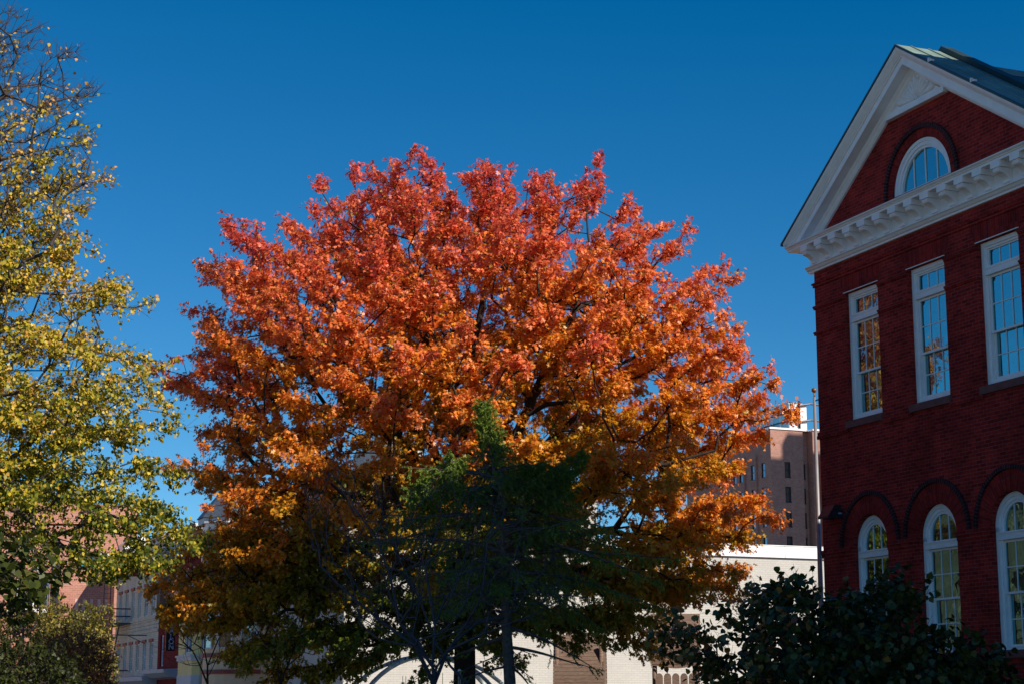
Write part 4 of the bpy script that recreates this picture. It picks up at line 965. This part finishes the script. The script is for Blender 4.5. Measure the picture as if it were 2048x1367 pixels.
# ============================================================ SPRUCE
SY = 38.0
spr = tag(empty('spruce_tree', (0.0, SY, 0)), 'dark green spruce with drooping twigs and a narrow pointed top in front of the oak', 'tree')
C_ = lambda px, py, dy=0: np.array(at(px, py, SY + dy))
tr = [np.array([0.02, SY, 0]), C_(1020, 1367), C_(1012, 1240), C_(1008, 1120), C_(1000, 1000), C_(985, 920), C_(972, 850), C_(965, 800)]
tz = np.array([p[2] for p in tr]); TX = np.array([p[0] for p in tr])
def trunk_at(z): return np.array([np.interp(z, tz, TX), SY, z])
zt = tr[-1][2]
br0, br1, brr0, brr1 = [], [], [], []
tr_r = np.interp(tz, [0, 2.5, 5, zt], [.17, .135, .075, .012])
for i in range(len(tr) - 1): br0.append(tr[i]); br1.append(tr[i + 1]); brr0.append(tr_r[i]); brr1.append(tr_r[i + 1])
twp, twd, twl = [], [], []
def sp_branch(o, az, L, pitch0, droop, r=0.02, dens=1.0, bare=0.15):
    n_ = max(4, int(L / .16)); pts = []
    for k in range(n_ + 1):
        t = k / n_; s__ = L * t
        z = o[2] + s__ * math.sin(pitch0) - droop * t * t * L + 0.22 * L * max(0, t - .6) ** 1.5
        pts.append(np.array([o[0] + math.cos(az) * s__ * math.cos(pitch0), o[1] + math.sin(az) * s__ * math.cos(pitch0), z]))
    for k in range(n_):
        br0.append(pts[k]); br1.append(pts[k + 1]); brr0.append(r * (1 - k / n_) + .004); brr1.append(r * (1 - (k + 1) / n_) + .004)
        if k / n_ < bare: continue
        for q in range(max(1, int(round(4 * dens)))):
            if rng.random() > dens * 1.2: continue
            t = k / n_; a = az + rng.choice([-1, 1]) * rng.uniform(.3, 1.3)
            p = pts[k] + (pts[k + 1] - pts[k]) * rng.random(); l = (0.25 + .35 * rng.random()) * (1 - .55 * t) * min(1, L / 1.2 + .25)
            d = norm(np.array([math.cos(a), math.sin(a), rng.uniform(-2.2, -.1)]))
            twp.append(p); twd.append(d); twl.append(l)
    twp.append(pts[-1]); twd.append(norm(pts[-1] - pts[-2])); twl.append(.16)
z = zt - .06
while z > 2.3:
    h_ = zt - z
    L = np.interp(h_, [0, .5, 1.0, 1.2, 1.6, 2.4, 3.6, 4.4, 5.0, 5.6], [.06, .17, .32, .7, 1.5, 2.2, 2.8, 2.8, 2.0, 1.3])
    nb = 6 if h_ < 1.1 else 5
    low = z < 3.6
    for k in range(nb):
        if low and rng.random() < .6: continue
        az = rng.random() * 6.283; l = L * (rng.choice([.4, .6, .8, 1.0, 1.2]) if h_ > 1.1 else rng.uniform(.6, 1.1))
        if math.cos(az) > .2 and 2.4 < h_ < 4.6: l *= 1.15
        sp_branch(trunk_at(z + rng.uniform(-.04, .04)), az, l, rng.uniform(.2, .5) if h_ < 1.2 else (rng.uniform(-.1, .4) if not low else -.1), rng.uniform(.15, .42) if h_ > 1 else .12, rng.uniform(.010, .016) + .012 * l, .72 if h_ < 4.2 else (.65 if not low else .3), 0.03 if h_ < 1.2 else (.12 if not low else .4))
    z -= .085 if h_ < 1.2 else (.15 if not low else .2)
# side leaders that stand up among the upper branches
for (px, py, px2, py2, dy) in ((1080, 1010, 1165, 900, -.6), (900, 1000, 905, 905, -.7), (1100, 1000, 1120, 930, .4), (860, 1040, 845, 950, .3), (1030, 980, 1075, 925, -.9)):
    a = C_(px, py, dy); b_ = C_(px2, py2, dy)
    br0.append(a); br1.append(b_); brr0.append(.025); brr1.append(.006)
    for k in range(26):
        t = k / 26; p = a + (b_ - a) * t; sp_branch(p, rng.random() * 6.283, (.65 * (1 - t) + .12) * rng.uniform(.7, 1.1), .35, .15, .008, 1.0, 0)
twp = np.array(twp); twd = np.array(twd); twl = np.array(twl); nt_ = len(twp)
print('spruce twigs', nt_)
frustums('trunk', np.concatenate([np.array(br0), twp]) - [0, SY, 0], np.concatenate([np.array(br1), twp + twd * twl[:, None]]) - [0, SY, 0], np.concatenate([brr0, np.full(nt_, .004)]), np.concatenate([brr1, np.full(nt_, .002)]), M['bark_spruce'], spr, 6)
NN = 44
tt = rng.random((nt_, NN)); base = (twp[:, None] + twd[:, None] * (twl[:, None] * tt)[..., None]).reshape(-1, 3)
nd = norm(np.repeat(twd, NN, 0) * .8 + rng.normal(0, .55, (nt_ * NN, 3)) + [0, 0, .0]); n = len(base)
T_NEEDLE = np.array([(0, -.09, 0), (.6, -.12, 0), (1, 0, 0), (.6, .12, 0), (0, .09, 0)])
nc = lerp_cols(rng.random(n) * .6 + noise3(base, 2, 31) * .15 + .2, [(.06, .09, .015), (.12, .18, .024), (.20, .28, .04), (.30, .38, .07)])
leaves('crown', base - [0, SY, 0], nd, rng.normal(0, 1, (n, 3)), rng.uniform(.035, .06, n), nc, M['needle'], spr, T_NEEDLE)

# ============================================================ bare trees
def bare_tree(name, label, Y, base_px, stems, poly_px, npts, dmin, depth, alpha, rt, mat, twigs=3, group=None, trunk_r=None, lift=.05):
    bp = at(base_px, 1367, Y); o = tag(empty(name, (bp[0], Y, 0)), label, 'tree', group)
    sk = Skel([(bp[0], Y, 0), (bp[0], Y, bp[2] - .3), (bp[0], Y, bp[2])] if bp[2] > .5 else [(bp[0], Y, 0), (bp[0], Y, .3)])
    j0 = sk.n - 1
    for st in stems: sk.limb(j0, [tuple(at(x, y, Y + dy)) for x, y, dy in st])
    P = spread(fill_volume(outline(poly_px, Y), Y, npts, depth, depth, .8), dmin)
    sk.grow(P, alpha=alpha, step=.25, bend=.3, jit=.05, lift=lift, minj=j0)
    R = sk.radii(rt, .45)
    if trunk_r: R[:j0 + 1] = trunk_r
    p0, p1, r0, r1 = sk.edges(R); tips = np.array(sk.tip)
    so_, se, _, _ = sprays(sk.P[tips], norm(sk.dirs(tips) + [0, 0, .25]), twigs, .35, 1, .4, .2)
    off = np.array([bp[0], Y, 0])
    frustums('trunk', np.concatenate([p0, so_]) - off, np.concatenate([p1, se]) - off, np.concatenate([r0, np.full(len(so_), rt * .6)]), np.concatenate([r1, np.full(len(so_), rt * .35)]), mat, o, 6)
    return o, sk.P[tips]
bare_tree('bare_tree', 'small leafless grey tree with forking stems in front of the oak', 29.0, 868,
    [[(868, 1335, 0), (850, 1310, 0), (800, 1245, -.2), (780, 1150, -.3), (755, 1080, -.3), (720, 1030, -.3)], [(872, 1335, 0), (895, 1300, .2), (930, 1250, .2), (965, 1190, .2), (975, 1080, .2), (1000, 980, .2)], [(895, 1300, .2), (970, 1265, -.2), (1060, 1230, -.4), (1120, 1200, -.4)], [(830, 1290, -.3), (760, 1240, -.4), (690, 1180, -.5), (640, 1130, -.5)],
     [(865, 1330, .1), (870, 1250, .3), (850, 1130, .4), (885, 1030, .4)]],
    [(620, 1080), (590, 1000), (640, 900), (700, 960), (760, 930), (860, 980), (900, 900), (1000, 930), (1080, 1050), (1150, 1120), (1120, 1220), (980, 1280), (900, 1290), (800, 1290), (680, 1250)], 700, .30, 1.6, .25, .0045, M['bark_bare'], 3, trunk_r=.065)
bare_tree('bare_tree', 'leaning dark leafless sapling left of the forked grey tree', 34.0, 935,
    [[(900, 1330, 0), (870, 1280, 0), (840, 1200, 0), (800, 1120, 0)]], [(700, 1080), (760, 1000), (840, 1040), (900, 1150), (880, 1300), (780, 1200)], 120, .4, .8, .3, .006, M['bark_bare'], 3, trunk_r=.09)
for (bx, Y, st, poly, lab) in ((415, 52, [[(400, 1330, 0), (385, 1300, 0), (350, 1265, 0)], [(415, 1330, 0), (440, 1270, 0), (455, 1240, 0)]], [(310, 1300), (330, 1240), (370, 1220), (385, 1120), (410, 1140), (430, 1230), (500, 1200), (480, 1280), (430, 1350), (360, 1340)], 'leafless black-twigged sapling in front of the yellow row house'),
                          (560, 50, [[(555, 1330, 0), (520, 1270, 0), (490, 1220, 0)], [(575, 1330, 0), (600, 1260, 0), (620, 1180, 0)]], [(450, 1230), (470, 1160), (540, 1200), (600, 1080), (650, 1100), (690, 1220), (640, 1330), (520, 1340)], 'leafless black-twigged sapling in front of the tan row house')):
    bare_tree('bare_sapling', lab, Y, bx, st, poly, 260, .42, 1.2, .3, .006, M['bark_oak'], 3, group='saplings on the street side', trunk_r=.05)
bare_tree('bare_tree', 'thin leafless tree before the sunlit brick building', 62.0, 45, [[(45, 1280, 0), (50, 1200, 0), (80, 1150, 0)]], [(-10, 1200), (10, 1120), (60, 1090), (130, 1110), (150, 1150), (90, 1200), (60, 1290), (20, 1280)], 160, .5, 1.4, .3, .008, M['bark_bare'], 3, trunk_r=.08)

# ============================================================ broad-leaved shrubs and street trees
def leafy(name, label, cat, Y, bx, poly_px, npts, dmin, depth, dm, nsub, sublen, nleaf, lsize, cols, T, rt=.006, group=None, mat='leaf_shrub', shell=.6, colf=None, droop=-.5, base=None, nz=1.5, order_z=1.0, bark='bark_oak'):
    bp = at(bx, 1400, Y) if base is None else np.array(base); o = tag(empty(name, (bp[0], Y, 0)), label, cat, group); off = np.array([bp[0], Y, 0])
    P = spread(fill_volume(outline(poly_px, Y), Y, npts, depth, dm, shell, lambda Q: noise3(Q, nz, 17) > -.8), dmin)
    sk = Skel([(bp[0], Y, 0), (bp[0], Y, .3), (bp[0], Y, order_z)]); sk.grow(P, alpha=.3, step=.25, bend=.25, jit=.05, minj=1)
    R = sk.radii(rt, .46); p0, p1, r0, r1 = sk.edges(R); tips = np.array(sk.tip); tp_ = sk.P[tips]
    cen = np.array([bp[0], Y, max(1.5, P[:, 2].mean() - 1)]); td = norm(sk.dirs(tips) * .6 + norm(tp_ - cen) * .5)
    so_, se, lp, ld = sprays(tp_, td, nsub, sublen, nleaf, .45, .0)
    frustums('trunk', np.concatenate([p0, so_]) - off, np.concatenate([p1, se]) - off, np.concatenate([r0, np.full(len(so_), rt * .7)]), np.concatenate([r1, np.full(len(so_), rt * .4)]), M[bark], o)
    n = len(lp); lp = lp + rng.normal(0, lsize * .35, lp.shape)
    ldir = norm(ld * .4 + rng.normal(0, .55, (n, 3)) + [0, 0, droop]); nr = norm(norm(lp - cen) * .5 + np.array([0, 0, .6]) + rng.normal(0, .5, (n, 3)))
    t = rng.random(n) * .6 + noise3(lp, 1.2, 19) * .2 + .2
    c = lerp_cols(t, cols) if colf is None else colf(lp, t)
    leaves('crown', lp - off, ldir, nr, rng.uniform(.75, 1.25, n) * lsize, c * (.7 + .6 * rng.random((n, 1))), M[mat], o, T)
    return o
GRN = [(.018, .028, .006), (.035, .048, .008), (.05, .068, .012), (.09, .09, .02)]
def shrub_col(lp, t):
    c = lerp_cols(t, GRN); x = lp[:, 0]
    m = rng.random(len(lp)) < np.interp(x, [1.6, 2.6, 3.4, 5.5], [.6, .35, .05, .02])
    c[m] = lerp_cols(rng.random(m.sum()), [(.20, .13, .03), (.36, .15, .035), (.22, .07, .03)]); return c
leafy('broadleaf_shrub', 'large dark green shrub with a few orange leaves at the bottom right before the school', 'shrub', 21.0, 1700,
    [(1340, 1260), (1370, 1250), (1410, 1275), (1450, 1240), (1500, 1235), (1510, 1205), (1560, 1190), (1595, 1172), (1635, 1215), (1690, 1220), (1740, 1190), (1785, 1178), (1830, 1200), (1800, 1245), (1850, 1278), (1920, 1282), (1955, 1305), (1995, 1350), (2060, 1420), (1900, 1640), (1500, 1640), (1400, 1420), (1440, 1330), (1345, 1305)],
    4600, .165, 1.2, 1.0, 3, .28, 7, .078, None, T_HEART, rt=.004, colf=shrub_col, nz=3, order_z=.7)
leafy('overhanging_tree', 'dark large-leaved tree reaching in at the lower left edge', 'tree', 15.0, -260,
    [(-360, 1060), (-200, 1000), (-60, 1060), (20, 1095), (45, 1100), (50, 1140), (100, 1150), (105, 1165), (60, 1190), (45, 1230), (0, 1235), (-100, 1260), (-300, 1300)], 900, .16, .8, .8, 3, .18, 7, .07,
    [(.018, .028, .006), (.035, .05, .008), (.06, .075, .012), (.12, .10, .02)], T_HEART, rt=.004, nz=3, order_z=2.2)
OLV = [(.06, .07, .012), (.14, .14, .02), (.30, .25, .04), (.44, .32, .07)]
for bx, poly, Y, cols, lab in (
    (60, [(-40, 1250), (0, 1235), (60, 1225), (95, 1215), (110, 1260), (120, 1420), (-60, 1420)], 66, OLV, 'olive-green street tree before the brick building, nearest the left edge'),
    (150, [(80, 1260), (105, 1215), (125, 1205), (150, 1235), (180, 1215), (205, 1240), (215, 1215), (224, 1240), (222, 1420), (90, 1420)], 72, OLV, 'olive-green street tree right beside the fire escape'),
    (190, [(60, 1300), (110, 1280), (160, 1270), (215, 1290), (222, 1420), (60, 1420)], 60, [(.12, .07, .02), (.25, .10, .03), (.34, .14, .05), (.14, .12, .03)], 'low rust-orange tree under the olive street trees'),
    (20, [(-60, 1320), (20, 1290), (90, 1300), (140, 1330), (150, 1420), (-60, 1420)], 48, GRN, 'low dark green tree in the bottom left corner')):
    leafy('street_tree', lab, 'tree', Y, bx, poly, 2500, .32, 1.6, 1.2, 4, .35, 9, .10, cols, T_OVAL, rt=.008, group='street trees at the lower left', mat='leaf_linden', nz=2.0)

# ============================================================ playground
def playhouse(px, py_top, Y, zbot, wid, rail, label):
    t_ = at(px, py_top, Y); o = tag(empty('play_tower', (t_[0], Y, 0), math.radians(-6)), label, 'playground tower'); ztop = t_[2]; h_ = wid / 2
    for sx in (-1, 1):
        for sy in (-1, 1):
            b = MB(); b.tube([(sx * (h_ - .12), sy * .55, 0), (sx * (h_ - .12), sy * .55, ztop - .35)], .07, 12); b.build('post', M['wood'], o, True)
    n_ = int((ztop - zbot) / .115)
    b = MB()
    for sgn in (-1, 1):
        for k in range(n_):
            z0 = zbot + k * (ztop - zbot) / n_; z1 = z0 + (ztop - zbot) / n_ - .008
            fy = lambda z: .72 - .62 * max(0, (z - zbot) / (ztop - zbot)) ** 2.2
            y0, y1 = fy(z0) * sgn, fy(z1) * sgn
            b.add([(-h_, y0, z0), (h_, y0, z0), (h_, y1, z1), (-h_, y1, z1), (-h_, y0 - sgn * .03, z0), (h_, y0 - sgn * .03, z0), (h_, y1 - sgn * .03, z1), (-h_, y1 - sgn * .03, z1)],
                  [(0, 1, 2, 3), (4, 7, 6, 5), (0, 4, 5, 1), (1, 5, 6, 2), (2, 6, 7, 3), (3, 7, 4, 0)])
    b.build('roof_boards', M['wood'], o)
    b = MB()
    for sx in (-1, 1): b.prism([(-.70, zbot - .02), (.70, zbot - .02), (.62, zbot + .5 * (ztop - zbot)), (.35, zbot + .85 * (ztop - zbot)), (0, ztop), (-.35, zbot + .85 * (ztop - zbot)), (-.62, zbot + .5 * (ztop - zbot))], 'x', sx * (h_ - .05) - .015, sx * (h_ - .05) + .015)
    b.build('gable_board', M['wood'], o)
    b = MB(); pts = [(-h_, zbot - .02)] + [(-h_ + wid * k / 12, zbot - .10 + .05 * math.cos(k / 12 * 6.283)) for k in range(13)] + [(h_, zbot - .02)]
    b.prism(pts, 'y', -.76, -.73); b.build('valance', M['wood'], o)
    b = MB(); b.box(-h_ + .05, h_ - .05, -.6, .6, 1.3, 1.36); b.build('deck', M['wood'], o)
    if rail:
        b = MB(); w_ = (wid - .3) / 5
        for k in range(5):
            cx = -h_ + .15 + w_ * (k + .5)
            b.prism([(cx - w_ / 2 + .015, 1.4), (cx + w_ / 2 - .015, 1.4), (cx + w_ / 2 - .015, 2.36)] + [(cx + (w_ / 2 - .015) * math.cos(a), 2.36 + .14 * math.sin(a)) for a in [math.pi * q / 8 for q in range(1, 8)]] + [(cx - w_ / 2 + .015, 2.36)], 'y', -.80, -.76)
        b.box(-h_ + .1, h_ - .1, -.755, -.71, 2.05, 2.15); b.build('rail_boards', M['wood'], o)
    return o
playhouse(1160, 1268, 61.0, 1.95, 1.72, False, 'wooden board-roofed play tower partly behind the spruce twigs, left of the pair')
playhouse(1350, 1226, 61.0, 2.80, 1.66, True, 'wooden play tower with curved board roof on posts and scalloped railing, right of the pair')
dc = at(858, 1400, 60.0); dome = tag(empty('climbing_dome', (dc[0], 60.0, 0)), 'grey-green bent pipe climbing frame behind the bare tree', 'climbing frame')
for k in range(3):
    a = (.1, .75, -.6)[k]; b = MB()
    pts = [(3.3 * math.cos(q) * math.cos(a), 3.3 * math.cos(q) * math.sin(a), .2 + 2.85 * math.sin(q)) for q in [math.pi * i / 24 for i in range(25)]]
    b.tube([(pts[0][0], pts[0][1], 0)] + pts + [(pts[-1][0], pts[-1][1], 0)], .065, 10); b.build('arch_pipe', M['pipe_green'], dome, True)
b = MB(); b.tube([(-.85, -.3, 2.4), (-.85, -.3, .4)], .012, 4); b.tube([(-.75, -.3, 2.4), (-.75, -.3, .4)], .012, 4); b.tube([(.45, -.3, 2.5), (.45, -.3, .4)], .012, 4); b.build('rope', M['rope'], dome)
pp = at(919, 1340, 40.0); post = tag(empty('metal_post', (pp[0], 40.0, 0)), 'thin grey metal post standing in front of the oak trunk', 'post')
b = MB(); b.tube([(0, 0, 0), (0, 0, pp[2])], .035, 8); b.build('pole', M['steel'], post); b = MB(); b.sphere((0, 0, pp[2]), .04, 6); b.build('cap', M['galv'], post)
